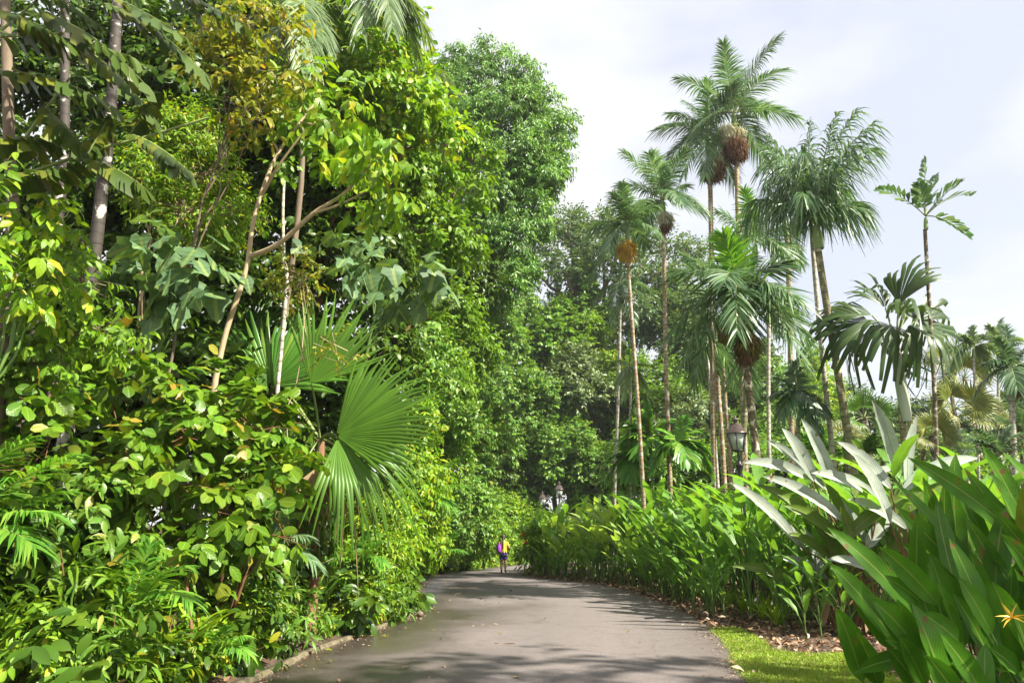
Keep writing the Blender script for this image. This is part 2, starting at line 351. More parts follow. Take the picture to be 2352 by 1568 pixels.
# ------------------------------------------------------------------ ground, road, kerb
EL = catmull([(-5.4, -10), (-4.1, 0), (-2.98, 8.55), (-2.86, 10.7), (-2.45, 13), (-2.2, 15), (-2.08, 16.5), (-2.2, 17.4), (-2.6, 18), (-2.95, 20), (-3.35, 24.8), (-3.45, 31.9), (-1.9, 37), (-.3, 42), (2.0, 47), (6.5, 51.5), (13, 54), (24, 55)], 10)
ER = catmull([(1.2, -10), (2.0, 0), (2.73, 8.55), (3.2, 10.8), (3.58, 13), (3.85, 16.8), (3.7, 21), (3.3, 24.8), (1.9, 28), (.75, 31), (.35, 34.5), (.7, 38), (1.5, 42), (3.6, 45.2), (8, 48.2), (14, 50), (24, 51)], 10)
def xl(y): return np.interp(y, EL[:122, 1], EL[:122, 0])
def xr(y): return np.interp(y, ER[:112, 1], ER[:112, 0])

def hterr(x, y):
    """height of the ground: flat near the road, a bank behind the left planting"""
    d = np.clip((xl(np.clip(y, -10, 36)) - .18 - x), 0, 16)
    return (.36 * (1 - np.exp(-d / .55)) + .13 * np.clip(d - 2, 0, 14)) * np.clip((y + 6) / 6, 0, 1) * np.clip((60 - y) / 15, 0, 1)
gm, t, o = newmat('forest soil'); l = t.links.new
tco = N(t, 'ShaderNodeTexCoord'); n1 = N(t, 'ShaderNodeTexNoise'); n1.inputs['Scale'].default_value = .8; n1.inputs['Detail'].default_value = 9
n2 = N(t, 'ShaderNodeTexVoronoi'); n2.inputs['Scale'].default_value = 14
l(tco.outputs['Object'], n1.inputs['Vector']); l(tco.outputs['Object'], n2.inputs['Vector'])
r1 = ramp(t, [(.035, .022, .014), (.09, .055, .032), (.15, .10, .06)], [.3, .5, .75]); l(n1.outputs['Fac'], r1.inputs[0])
p = N(t, 'ShaderNodeBsdfPrincipled'); p.inputs['Roughness'].default_value = .95
mx_ = N(t, 'ShaderNodeMix', data_type='RGBA', blend_type='MULTIPLY'); mx_.inputs['Factor'].default_value = .5
l(r1.outputs[0], mx_.inputs['A']); l(n2.outputs['Color'], mx_.inputs['B']); l(mx_.outputs['Result'], p.inputs['Base Color'])
bp = N(t, 'ShaderNodeBump'); bp.inputs['Strength'].default_value = .8; bp.inputs['Distance'].default_value = .03; l(n2.outputs['Distance'], bp.inputs['Height']); l(bp.outputs[0], p.inputs['Normal'])
l(p.outputs[0], o.inputs[0])
xs = np.concatenate([[-600, -200, -80, -45], np.concatenate([np.arange(-30, -8, .75), np.arange(-8, -1.5, .2), np.arange(-1.5, 30.1, .75)]), [45, 80, 200, 600]]); ys = np.concatenate([[-200, -60, -20], np.arange(-10, 60.1, .75), [75, 100, 200, 900]])
X, Yg = np.meshgrid(xs, ys, indexing='ij'); Z = hterr(X, Yg) - .004
g = G(); nx, ny = X.shape
i, j = np.meshgrid(np.arange(nx - 1), np.arange(ny - 1), indexing='ij')
g.add(np.stack([X, Yg, Z], -1).reshape(-1, 3), [np.stack([i * ny + j, (i + 1) * ny + j, (i + 1) * ny + j + 1, i * ny + j + 1], -1).reshape(-1, 4)])
gr = g.build('ground', gm, smooth=True); gr['kind'] = 'structure'

am, t, o = newmat('asphalt'); l = t.links.new
tco = N(t, 'ShaderNodeTexCoord'); geo = N(t, 'ShaderNodeNewGeometry')
na = N(t, 'ShaderNodeTexNoise'); na.inputs['Scale'].default_value = 90; na.inputs['Detail'].default_value = 3
nb = N(t, 'ShaderNodeTexNoise'); nb.inputs['Scale'].default_value = .45; nb.inputs['Detail'].default_value = 6; nb.inputs['Distortion'].default_value = .4
nc = N(t, 'ShaderNodeTexNoise'); nc.inputs['Scale'].default_value = 3; nc.inputs['Detail'].default_value = 5
for n_ in (na, nb, nc): l(tco.outputs['Object'], n_.inputs['Vector'])
ra = ramp(t, [(.098, .086, .083), (.138, .12, .116), (.172, .15, .145)], [.35, .5, .68]); l(na.outputs['Fac'], ra.inputs[0])
uvn = N(t, 'ShaderNodeUVMap'); sx = N(t, 'ShaderNodeSeparateXYZ'); l(uvn.outputs[0], sx.inputs[0])   # u: 0 left edge .. 1 right edge, v: metres along
# damp film left along the low side of the road
k1 = N(t, 'ShaderNodeMath', operation='MULTIPLY_ADD'); l(nb.outputs['Fac'], k1.inputs[0]); k1.inputs[1].default_value = .7; k1.inputs[2].default_value = .14
k2 = N(t, 'ShaderNodeMath', operation='SUBTRACT'); l(k1.outputs[0], k2.inputs[0]); l(sx.outputs[0], k2.inputs[1])
wet = ramp(t, [(0, 0, 0), (1, 1, 1)], [-.02 if 0 else .0, .42]); l(k2.outputs[0], wet.inputs[0])
dk = N(t, 'ShaderNodeMix', data_type='RGBA', blend_type='MULTIPLY'); l(wet.outputs[0], dk.inputs['Factor']); l(ra.outputs[0], dk.inputs['A']); dk.inputs['B'].default_value = (.42, .38, .36, 1)
mt = N(t, 'ShaderNodeMix', data_type='RGBA', blend_type='MULTIPLY'); mt.inputs['Factor'].default_value = .6
rc = ramp(t, [(.72, .70, .70), (1, 1, 1), (1.0, .98, .95)], [.3, .5, .8]); l(nc.outputs['Fac'], rc.inputs[0]); l(dk.outputs['Result'], mt.inputs['A']); l(rc.outputs[0], mt.inputs['B'])
wd_ = N(t, 'ShaderNodeTexNoise'); wd_.inputs['Scale'].default_value = 1.1; wd_.inputs['Detail'].default_value = 4; l(tco.outputs['Object'], wd_.inputs['Vector'])
wv_ = N(t, 'ShaderNodeMix', data_type='VECTOR'); wv_.inputs['Factor'].default_value = .35; l(tco.outputs['Object'], wv_.inputs['A']); l(wd_.outputs['Color'], wv_.inputs['B'])
vc = N(t, 'ShaderNodeTexVoronoi', feature='DISTANCE_TO_EDGE'); vc.inputs['Scale'].default_value = .55; l(wv_.outputs['Result'], vc.inputs['Vector'])
ck = ramp(t, [(.62, .60, .60), (1, 1, 1)], [.0, .006]); l(vc.outputs['Distance'], ck.inputs[0])
m5 = N(t, 'ShaderNodeMix', data_type='RGBA', blend_type='MULTIPLY'); m5.inputs['Factor'].default_value = .75; l(mt.outputs['Result'], m5.inputs['A']); l(ck.outputs[0], m5.inputs['B'])
trk = ramp(t, [(.80, .78, .76), (1.0, 1, 1), (1.10, 1.09, 1.08), (1.0, 1, 1), (1.12, 1.11, 1.10), (.95, .94, .93), (.68, .64, .58)], [0, .14, .34, .5, .68, .86, 1]); l(sx.outputs[0], trk.inputs[0])
m6 = N(t, 'ShaderNodeMix', data_type='RGBA', blend_type='MULTIPLY'); m6.inputs['Factor'].default_value = 1; l(m5.outputs['Result'], m6.inputs['A']); l(trk.outputs[0], m6.inputs['B'])
n7 = N(t, 'ShaderNodeTexNoise'); n7.inputs['Scale'].default_value = 26; n7.inputs['Detail'].default_value = 4; l(tco.outputs['Object'], n7.inputs['Vector'])
r7 = ramp(t, [(.78, .78, .78), (1.0, 1, 1), (1.18, 1.17, 1.15)], [.32, .5, .7]); l(n7.outputs['Fac'], r7.inputs[0])
m7 = N(t, 'ShaderNodeMix', data_type='RGBA', blend_type='MULTIPLY'); m7.inputs['Factor'].default_value = .8; l(m6.outputs['Result'], m7.inputs['A']); l(r7.outputs[0], m7.inputs['B']); mt = m7
p = N(t, 'ShaderNodeBsdfPrincipled'); l(mt.outputs['Result'], p.inputs['Base Color'])
ro = N(t, 'ShaderNodeMapRange'); l(wet.outputs[0], ro.inputs['Value']); ro.inputs['To Min'].default_value = .82; ro.inputs['To Max'].default_value = .30; l(ro.outputs[0], p.inputs['Roughness'])
bp = N(t, 'ShaderNodeBump'); bp.inputs['Strength'].default_value = .35; bp.inputs['Distance'].default_value = .006; l(na.outputs['Fac'], bp.inputs['Height']); l(bp.outputs[0], p.inputs['Normal'])
l(p.outputs[0], o.inputs[0])
def resample(c, n):
    d = np.concatenate([[0], np.cumsum(np.linalg.norm(np.diff(c, axis=0), axis=1))]); s = np.linspace(0, d[-1], n)
    return np.stack([np.interp(s, d, c[:, k]) for k in range(2)], -1), s
# parametrise both edges by the same control index so that cross sections stay square to the road
yy = np.concatenate([np.arange(-10, 36.8, .3)])
Lp = [(xl(y), y) for y in yy] + [tuple(q) for q in EL[121:]]
Rp0 = [(xr(y), y) for y in yy]; extra = len(Lp) - len(yy)
tail, _ = resample(np.array([q for q in ER if q[1] > 37.0]), extra)
Rp = Rp0 + [tuple(q) for q in tail]
g = G(); A = np.array(Lp); B = np.array(Rp); n = len(A); W_ = 9
s = np.concatenate([[0], np.cumsum(np.linalg.norm(np.diff((A + B) / 2, axis=0), axis=1))])
fr = np.linspace(0, 1, W_)
V = A[:, None] * (1 - fr)[None, :, None] + B[:, None] * fr[None, :, None]
V = np.concatenate([V, np.full((n, W_, 1), .004) + (.03 * (1 - (2 * fr - 1) ** 2))[None, :, None]], -1)
i, j = np.meshgrid(np.arange(n - 1), np.arange(W_ - 1), indexing='ij')
g.add(V.reshape(-1, 3), [np.stack([i * W_ + j, i * W_ + j + 1, (i + 1) * W_ + j + 1, (i + 1) * W_ + j], -1).reshape(-1, 4)], 0, np.stack([np.broadcast_to(fr, (n, W_)), np.broadcast_to(s[:, None], (n, W_))], -1).reshape(-1, 2))
rd = g.build('road', am, smooth=True); rd['kind'] = 'structure'

# concrete kerb with the little drain inlet
km = surf('old concrete', [(.05, .05, .025), (.12, .10, .06), (.2, .17, .12)], [.3, .5, .75], scale=9, rough=.9, bump=.5)
g = G()
kp = [(xl(y) - .07, y) for y in np.arange(-4, 17.2, .25)] + [tuple(q) for q in EL if 17.2 < q[1] < 18.6 and q[0] > -2.9]
kp = np.array([(a, b) for a, b in kp]); prof = [(-.07, 0), (-.065, .045), (.05, .05), (.07, .0)]
Tn = nrm(np.gradient(kp, axis=0)); Nn = np.stack([Tn[:, 1], -Tn[:, 0]], -1)
V = np.concatenate([np.concatenate([kp + Nn * a, np.full((len(kp), 1), b)], -1)[:, None] for a, b in prof], 1)
n = len(kp); i, j = np.meshgrid(np.arange(n - 1), np.arange(3), indexing='ij')
g.add(V.reshape(-1, 3), [np.stack([i * 4 + j, (i + 1) * 4 + j, (i + 1) * 4 + j + 1, i * 4 + j + 1], -1).reshape(-1, 4)])
kb = g.build('kerb', km); kb['kind'] = 'structure'

# lawn at the right edge
lawn_px = [(1638, 1446), (1690, 1444), (1735, 1462), (1775, 1497), (1850, 1506), (1930, 1504), (2010, 1513), (2060, 1568)]
lp = [gnd(u, v)[:2] for u, v in lawn_px]
lp = [(xr(lp[0][1]) + .02, lp[0][1])] + [tuple(q) for q in lp[1:]] + [(5.0, 7.0), (5.4, 4.5), (5.6, 1.0), (5.6, -4), (xr(-4) + .02, -4)] + [(xr(y) + .02, y) for y in np.arange(-3, lp[0][1] - .2, .8)]
lm = surf('lawn', [(.09, .16, .02), (.17, .27, .035), (.24, .33, .06)], [.3, .5, .7], scale=18, rough=.9, bump=.6)
bm = bmesh.new(); bm.faces.new([bm.verts.new((x, y, .008)) for x, y in lp]); bmesh.ops.triangulate(bm, faces=bm.faces[:])
me = bpy.data.meshes.new('lawn'); bm.to_mesh(me); bm.free(); me.materials.append(lm)
lw = bpy.data.objects.new('lawn', me); COL.objects.link(lw); lw['kind'] = 'structure'
lpoly = np.array(lp)
def inpoly(P, poly):
    x, y = P[:, 0], P[:, 1]; c = np.zeros(len(P), bool); j = len(poly) - 1
    for i in range(len(poly)):
        xi, yi = poly[i]; xj, yj = poly[j]
        m_ = ((yi > y) != (yj > y)) & (x < (xj - xi) * (y - yi) / (yj - yi + 1e-12) + xi); c ^= m_; j = i
    return c
Pg = np.stack([rng.uniform(2.2, 5.8, 150000), rng.uniform(7.2, 14, 150000)], -1)
Pg = Pg[inpoly(Pg, lpoly + rng.normal(0, .02, (1, 2)))]
Pg = Pg[:52000]
ye = rng.uniform(7.4, lp[0][1], 1500); Pg = np.concatenate([Pg, np.column_stack([xr(ye) + rng.normal(-.01, .035, 1500), ye])])     # blades spilling over the asphalt edge
ei = rng.integers(0, 7, 2200); et = rng.random((2200, 1)); Pg = np.concatenate([Pg, lpoly[ei] * (1 - et) + lpoly[ei + 1] * et + rng.normal(0, .07, (2200, 2))]); k = len(Pg)
D = nrm(np.stack([rng.normal(0, .6, k), rng.normal(0, .6, k), rng.uniform(.35, 1, k)], -1)); h = rng.uniform(.02, .05, k) * np.where(rng.random(k) < .05, 1.7, 1)
R = frames(D, nrm(rng.normal(0, 1, (k, 3)))) * h[:, None, None]
g = G(); g.inst(tiny_t(.10, .1, .3), R, np.column_stack([Pg, np.full(k, .012)]))
gb = g.build('grass', M['grass']); gb['kind'] = 'stuff'

# leaf litter on the mulch right of the road and under the hedge
def litter(n, xf, y0, y1, wd, name):
    y = rng.uniform(y0, y1, n); x = xf(y) + wd[0] + (wd[1] - wd[0]) * rng.uniform(0, 1, n) ** 1.3
    P = np.column_stack([x, y, hterr(x, y) + rng.uniform(.01, .05, n)])
    P = P[~inpoly(P[:, :2], lpoly)]; k = len(P)
    D = nrm(np.stack([rng.normal(0, 1, k), rng.normal(0, 1, k), rng.normal(0, .35, k)], -1))
    Nn = nrm(np.stack([rng.normal(0, .6, k), rng.normal(0, .6, k), np.ones(k)], -1))
    R = frames(D, Nn) * rng.uniform(.05, .16, k)[:, None, None]
    g = G(); g.inst(leaf_t([(0, .02), (.3, .2), (.65, .22), (1, .01)], .5, .35, .2), R, P)
    o = g.build(name, M['litter']); o['kind'] = 'stuff'
M['litter'] = leafmat('litter', [(.10, .055, .03), (.2, .11, .06), (.30, .2, .12), (.42, .34, .26)], trans=.1, tcol=(1, .8, .6), rough=.7)
litter(9000, xr, 6.5, 33, (.02, 5.5), 'leaf_litter')
litter(1600, lambda y: xl(y) - .2, 7, 30, (-1.8, .0), 'leaf_litter')

# ------------------------------------------------------------------ foliage builders
def sprays(g, P, O, T, L, k=7, twig=.45, droop=.35, up=.6, mi=0, jit=.35):
    """k leaves alternately along short twigs that start at P and point along O"""
    n = len(P); A = nrm(O + rng.normal(0, .45, (n, 3)))
    A[:, 2] -= droop * .4; A = nrm(A)
    sd = nrm(np.cross(A, UP[None] + rng.normal(0, .25, (n, 3))))
    L = L * np.exp(rng.normal(0, .16, n))
    for j in range(k):
        t = (j + .6) / k; s = 1 if j % 2 else -1
        if j == k - 1: s = 0
        p = P + A * (twig * t)[:, None] if np.ndim(twig) else P + A * twig * t
        d = A * (.55 if s else 1) + sd * s * .9 + rng.normal(0, jit, (n, 3)); d[:, 2] -= droop
        nn = UP[None] * up + O * .5 + rng.normal(0, .4, (n, 3))
        R = frames(d, nn) * (L * (1 - .25 * abs(t - .5)))[:, None, None]
        g.inst(T, R, p, mi)
def clump_points(blobs, n, nsub=16, subr=.36, zs=.9, inner=.12, face=None):
    B = np.asarray(blobs, float); wts = B[:, 3] ** 2; idx = rng.choice(len(B), n, p=wts / wts.sum())
    subs = {}
    P = np.zeros((n, 3)); O = np.zeros((n, 3))
    for b in range(len(B)):
        m_ = np.where(idx == b)[0]; c = B[b, :3]; r = B[b, 3]
        if not len(m_): continue
        sd = nrm(rng.normal(0, 1, (nsub, 3))); sc = sd * r * rng.uniform(.55, .95, (nsub, 1)); sc[:, 2] *= zs
        q = rng.integers(0, nsub, len(m_))
        off = nrm(rng.normal(0, 1, (len(m_), 3))) * (r * subr * rng.uniform(.3, 1, (len(m_), 1)) ** .6)
        pp = sc[q] + off
        ins = rng.random(len(m_)) < inner
        pp[ins] = nrm(rng.normal(0, 1, (ins.sum(), 3))) * r * rng.uniform(.2, .8, (ins.sum(), 1))
        P[m_] = c + pp; O[m_] = nrm(pp + off * .8)
    return P, O
def pxblobs(bl):
    return [(*at(u, v, Y), r * mpp(v, Y)) for u, v, r, Y in bl]

def limb(g, a, b, r0, r1, wob=.08, n=9, sides=6, sag=0, mi=0):
    t = np.linspace(0, 1, n); a = np.asarray(a); b = np.asarray(b); Ld = np.linalg.norm(b - a)
    P = a + (b - a) * t[:, None]
    w = np.cumsum(rng.normal(0, 1, (n, 3)), axis=0); w -= w[0] + (w[-1] - w[0]) * t[:, None]
    P = P + w * wob * Ld / n * 1.3; P[:, 2] += sag * Ld * np.sin(t * math.pi)
    tube(g, P, r0 + (r1 - r0) * t, sides, mi); return P

def tree(name, label, cat, blobs, base, leaf, T, Lf, n, k=7, twig=.45, droop=.35, up=.6, trunk_r=.18, bark='bark', fork=.45, group=None, nsub=16, subr=.36, inner=.12, zs=.9, twigs=True, limbs=True, jit=.35):
    """blobs: world (x,y,z,r). base: (x,y). > trunk, crown"""
    base = np.array([base[0], base[1], float(hterr(np.array(base[0]), np.array(base[1]))) - .05])
    e_ = empty(name, base, label, cat, group)
    B = np.asarray(blobs, float); cen = B[:, :3].mean(0)
    g = G()
    top = base + (cen - base) * np.array([.8, .8, .9]); fk = base + (top - base) * fork
    P = limb(g, base, top, trunk_r, trunk_r * .35, .12, 12, 8)
    if limbs:
        for b in B:
            s_ = P[min(len(P) - 1, int(len(P) * (fork + .35 * rng.random())))]
            limb(g, s_, b[:3] + np.array([0, 0, .1 * b[3]]), trunk_r * .42, trunk_r * .1, .2, 8, 5, .06)
    g.build('trunk', M[bark], e_, True, base)
    g = G(); Pp, O = clump_points(B, n, nsub, subr, zs, inner)
    sprays(g, Pp, O, T, Lf, k, twig, droop, up, 0, jit)
    if twigs:
        m_ = rng.choice(n, min(int(n * .25), 200), replace=False)
        for q in m_: tube(g, np.array([Pp[q] - O[q] * twig * 1.2 + rng.normal(0, .1, 3) * twig, Pp[q] + rng.normal(0, .06, 3) * twig, Pp[q] + O[q] * twig * .8 - UP * twig * .2]), [.008, .006, .003], 3, 1)
    g.build('crown', [M[leaf], M[bark]], e_, False, base)
    return e_

def feather(g, P0, C, T, n, LL, LW, vee=.25, droop=.35, a0=72, a1=22, plumose=0, shape='lin', start=.14, rw=.022, mi=0, rmi=1, tw=.25, taper=True, jit=.06):
    t = np.linspace(start, 1, n)
    P0, C, T = map(np.asarray, (P0, C, T))
    pos = bez(P0, C, T, t); tn = nrm(2 * (1 - t)[:, None] * (C - P0) + 2 * t[:, None] * (T - C))
    h = T - P0; h2 = np.array([h[0], h[1], 0]);
    if np.linalg.norm(h2) < .15 * np.linalg.norm(h): h2 = np.array([1.0, .3, 0])
    sd0 = nrm(np.cross(h2, UP)); sd = nrm(sd0 - tn * (tn @ sd0)[:, None]); u2 = np.cross(sd, tn)
    u2 = np.where((u2[:, 2:3] < 0) & (np.abs(tn[:, 2:3]) < .5), -u2, u2)
    S = np.array([0, .3, .65, 1.0])
    hw = {'lin': [.45, 1, .75, .06], 'fish': [.12, .55, 1.0, .85], 'broad': [.5, 1, .9, .15]}[shape]
    for s in (1, -1):
        a = np.radians(a0 + (a1 - a0) * t ** 1.3) + rng.normal(0, jit, n)
        if plumose: ve = rng.uniform(-1, 1, n) * plumose
        else: ve = vee + rng.normal(0, .08, n)
        d = np.cos(a)[:, None] * tn + np.sin(a)[:, None] * (s * sd * np.cos(ve)[:, None] + u2 * np.sin(ve)[:, None]); d = nrm(d)
        env = (.55 + .9 * np.sin(np.clip((t - start) / (1 - start), 0, 1) * math.pi * .78 + .45)) / 1.45 if taper else np.ones(n)
        ln = LL * env * rng.uniform(.88, 1.08, n)
        nn = nrm(u2 * np.cos(ve)[:, None] - s * sd * np.sin(ve)[:, None] + rng.normal(0, tw, (n, 3)))
        wd = nrm(np.cross(d, nn))
        dr = droop * rng.uniform(.6, 1.4, n)
        V = np.zeros((n, 4, 2, 3))
        for q in range(4):
            c = pos + d * (ln * S[q])[:, None]; c[:, 2] -= dr * ln * S[q] ** 2
            w_ = LW * .5 * hw[q] * (rng.uniform(.6, 1.2, n) if q == 3 and shape == 'fish' else 1)
            w_ = np.broadcast_to(w_, (n,))[:, None]
            sk = d * (ln * .16 * rng.uniform(-1, 1, n))[:, None] if (q == 3 and shape == 'fish') else 0
            V[:, q, 0] = c + wd * w_ + sk; V[:, q, 1] = c - wd * w_ - sk
        f0 = np.array([(0, 1, 3, 2), (2, 3, 5, 4), (4, 5, 7, 6)])
        F_ = (f0[None] + (np.arange(n) * 8)[:, None, None]).reshape(-1, 4)
        uv = np.tile(np.array([(0, 0), (1, 0), (0, .3), (1, .3), (0, .65), (1, .65), (0, 1), (1, 1)], float), (n, 1))
        g.add(V.reshape(-1, 3), [F_], mi, uv)
    tt = np.linspace(0, 1, 9); tube(g, bez(P0, C, T, tt), rw * (1 - .85 * tt), 4, rmi)

def fan(g, hub, X, Nv, R, nseg=44, span=200, fused=.6, tipdroop=.3, cup=.25, costa=.15, pleat=.25, mi=0, dead=0, seed=None, tiph=.1, lenvar=.05):
    """fan leaf: hub point, centre direction X, blade normal Nv"""
    Rm = frames(np.array([X]), np.array([Nv]))[0]
    th = np.radians(np.linspace(-span / 2, span / 2, nseg)); dth = math.radians(span / (nseg - 1))
    rs = np.array([.03, .2, .42, fused, (1 + fused) / 2, 1.0])
    Vs = []; 
    for a in th:
        Ls = R * (1 - .22 * (abs(a) / (math.radians(span) / 2)) ** 2) * (1 + rng.normal(0, lenvar))
        dr = tipdroop * rng.uniform(.3, 1.7); bend = rng.normal(0, .05)
        for r in rs:
            tip = max(0, r - fused) / (1 - fused)
            hw = r * R * math.tan(dth / 2) * 1.02 if r <= fused + 1e-6 else fused * R * math.tan(dth / 2) * 1.02 * (1 - (1 - tiph) * tip ** 1.3)
            aa = a + bend * tip
            x = Ls * r * math.cos(aa); y = Ls * r * math.sin(aa)
            z = cup * abs(math.sin(a)) * r * R - costa * r * r * R * max(0, math.cos(a)) - (dr * tip ** 2) * R * (1 - fused)
            px, py = -math.sin(aa), math.cos(aa)
            pz = pleat * hw * (1 - .5 * tip)
            Vs += [(x + px * hw, y + py * hw, z), (x, y, z + pz * 2), (x - px * hw, y - py * hw, z)]
    V = (Rm @ np.array(Vs).T).T + np.asarray(hub); m = len(rs)
    # tips hang with gravity
    Vr = V.reshape(nseg, m, 3, 3)
    for q in range(m):
        tip = max(0, rs[q] - fused) / (1 - fused)
        Vr[:, q, :, 2] -= (tip ** 2 * tipdroop * .6 * R * (1 - fused) * rng.uniform(.4, 1.5, nseg))[:, None]
    V = Vr.reshape(-1, 3)
    f0 = []
    for q in range(m - 1):
        a = q * 3; f0 += [(a, a + 1, a + 4, a + 3), (a + 1, a + 2, a + 5, a + 4)]
    f0 = np.array(f0); F_ = (f0[None] + (np.arange(nseg) * m * 3)[:, None, None])
    uv = np.tile(np.array([(x_, r) for r in rs for x_ in (0, .5, 1)]), (nseg, 1))
    g.add(V, [F_.reshape(-1, 4)], mi, uv)

def strap(g, P0, az, th0, curv, pet, L, W, seg=9, fold=.25, twist=0, mi=0, smi=1, pr=.012, prof=None, flip=False):
    """petiole then a paddle blade; th0 = angle from vertical at the start, curv = added over the whole length"""
    P0 = np.asarray(P0, float); tot = pet + L; hx = np.array([math.cos(az), math.sin(az), 0]); sd = np.array([-math.sin(az), math.cos(az), 0])
    ts = np.concatenate([np.linspace(0, pet / tot, 5)[:-1], np.linspace(pet / tot, 1, seg)])
    pts = []; p = P0.copy(); pt = 0; ang = th0
    for t in ts:
        ang = th0 + curv * ((t + pt) / 2) ** 1.4
        d = hx * math.sin(ang) + UP * math.cos(ang); p = p + d * (t - pt) * tot; pt = t
        pts.append((p.copy(), th0 + curv * t ** 1.4))
    pp = np.array([q[0] for q in pts]); tube(g, pp[:5], np.linspace(pr, pr * .7, 5), 5, smi)
    prof = prof or [(0, .04), (.08, .55), (.2, .88), (.4, 1), (.6, .95), (.8, .7), (.93, .33), (1, .02)]
    V = []; uv = []
    for q in range(4, len(pts)):
        c, an = pts[q]; s = (q - 4) / (seg - 1); hw = W / 2 * np.interp(s, [a for a, b in prof], [b for a, b in prof])
        nn = -hx * math.cos(an) + UP * math.sin(an)      # upper face of the blade looks inwards / up
        tw = twist * s; sv = sd * math.cos(tw) + nn * math.sin(tw); n2 = nn * math.cos(tw) - sd * math.sin(tw)
        wv = .04 * W * math.sin(s * 23 + az * 7)
        V += [c + sv * hw + n2 * (fold * hw + wv), c, c - sv * hw + n2 * (fold * hw - wv)]; uv += [(0, s), (.5, s), (1, s)]
    f = []
    for q in range(seg - 1):
        a = q * 3; f += [(a, a + 3, a + 4, a + 1), (a + 1, a + 4, a + 5, a + 2)]
    f = np.array(f)
    g.add(np.array(V), [f], mi, np.array(uv))
    return pp[-1]

def tassel(g, c, r, n, L, mi=0, hang=.8, zs=1.1, w=.02):
    """ball of hanging strings (palm fruit and flowers)"""
    D = nrm(rng.normal(0, 1, (n, 3))); P = np.asarray(c) + D * r * rng.uniform(.3, .85, (n, 1)) * np.array([1, 1, zs])
    d = D * (1 - hang) + rng.normal(0, .25, (n, 3)); d[:, 2] -= hang
    R = frames(d, D) * (L * rng.uniform(.6, 1.3, n))[:, None, None]
    P[:, 1] -= .0; g.inst(tiny_t(w, .2, .1), R, P, mi)

def tarea(T):
    V, Fs, _ = T; s = 0
    for f in Fs:
        for q in f:
            for i in range(1, len(q) - 1): s += .5 * np.linalg.norm(np.cross(V[q[i]] - V[q[0]], V[q[i + 1]] - V[q[0]]))
    return s
DENS = 1.0
HAZE = .00045
def autotree(name, label, cat, px, base, leaf, T, Lf, dens=1.2, **kw):
    B = pxblobs(px); k = kw.get('k', 7); a = tarea(T) * .75
    n = int(DENS * dens * sum(12.6 * b[3] ** 2 for b in B) / (k * a * Lf * Lf)); n = max(30, min(n, 26000))
    return tree(name, label, cat, B, base, leaf, T, Lf, n, **kw)

# ------------------------------------------------------------------ palms
def line_base(Y, top, low):
    a = at(*top, Y); b = at(*low, Y); k = a[2] / (a[2] - b[2]); return a + (b - a) * k
def palm(name, label, Y, top, low, rt, rb, tips, LL=.55, LW=.045, n=46, bark='tantrunk', leafm='palm', shaft=60, shaftm='shaft', shaft_r=1.25,
         vee=.25, droop=.4, plum=0, shape='lin', group=None, spear=True, inf=(), rw=.03, start=.12, cat='palm', jit=.06, oldn=0, dead=(), tw=.25, a0=72):
    """tips: (u, v, depth offset, arch) of each frond; trunk runs from top (crown base) through low to the ground"""
    ctop = at(*top, Y); base = line_base(Y, top, low); base[2] = 0
    e_ = empty(name, base, label, cat, group)
    dn = nrm(base - ctop); sh = shaft * mpp(top[1], Y)
    mid = ctop + dn * sh
    g = G(); t = np.linspace(0, 1, 26); P = base + (mid - base) * t[:, None]
    P[:, 0] += .04 * np.sin(t * 5 + Y); tube(g, P, rb + (rt - rb) * t ** .6, 10)
    g.build('trunk', M[bark], e_, True, base)
    if shaft:
        g = G(); t = np.linspace(0, 1, 9); tube(g, mid + (ctop - mid) * t[:, None], rt * shaft_r * (1 + .25 * np.sin(t * 3.14) - .35 * t), 10)
        g.build('crownshaft', M[shaftm], e_, True, base)
    for tp in tips:
        u, v, dy, arch = tp[:4]
        Tp = at(u, v, Y) + np.array([0, dy, 0]); Ld = np.linalg.norm(Tp - ctop)
        C = ctop + (Tp - ctop) * .42 + UP * arch * Ld
        g = G(); feather(g, ctop - dn * .05, C, Tp, n, LL, LW, vee, droop, a0, 24, plum, shape, start, rw, 0, 1, tw, True, jit)
        g.build('frond', [M[tp[4] if len(tp) > 4 else leafm], M['rachis']], e_, False, base)
    if spear:
        g = G(); tp = ctop + (-dn) * (1.5 if spear is True else spear); feather(g, ctop, ctop - dn * .8 + np.array([.05, 0, 0]), tp, 24, LL * .7, LW, .5, .1, 22, 12, 0, shape, .3, rw * .8)
        g.build('spear_leaf', [M['palmbright'], M['stem']], e_, False, base)
    for (u, v, r, mat, nn, Ls) in inf:
        c = at(u, v, Y) + np.array([0, -.15, 0]); g = G(); tassel(g, c, r * mpp(v, Y), nn, Ls, w=.05)
        for q in range(5): limb(g, ctop + dn * sh * 1.02, c + rng.normal(0, .4, 3) * r * mpp(v, Y), .02, .008, .2, 6, 4, 0, 0)
        g.build('flower_cluster' if mat in ('cream',) else 'fruit_cluster', M[mat], e_, False, base)
    return e_

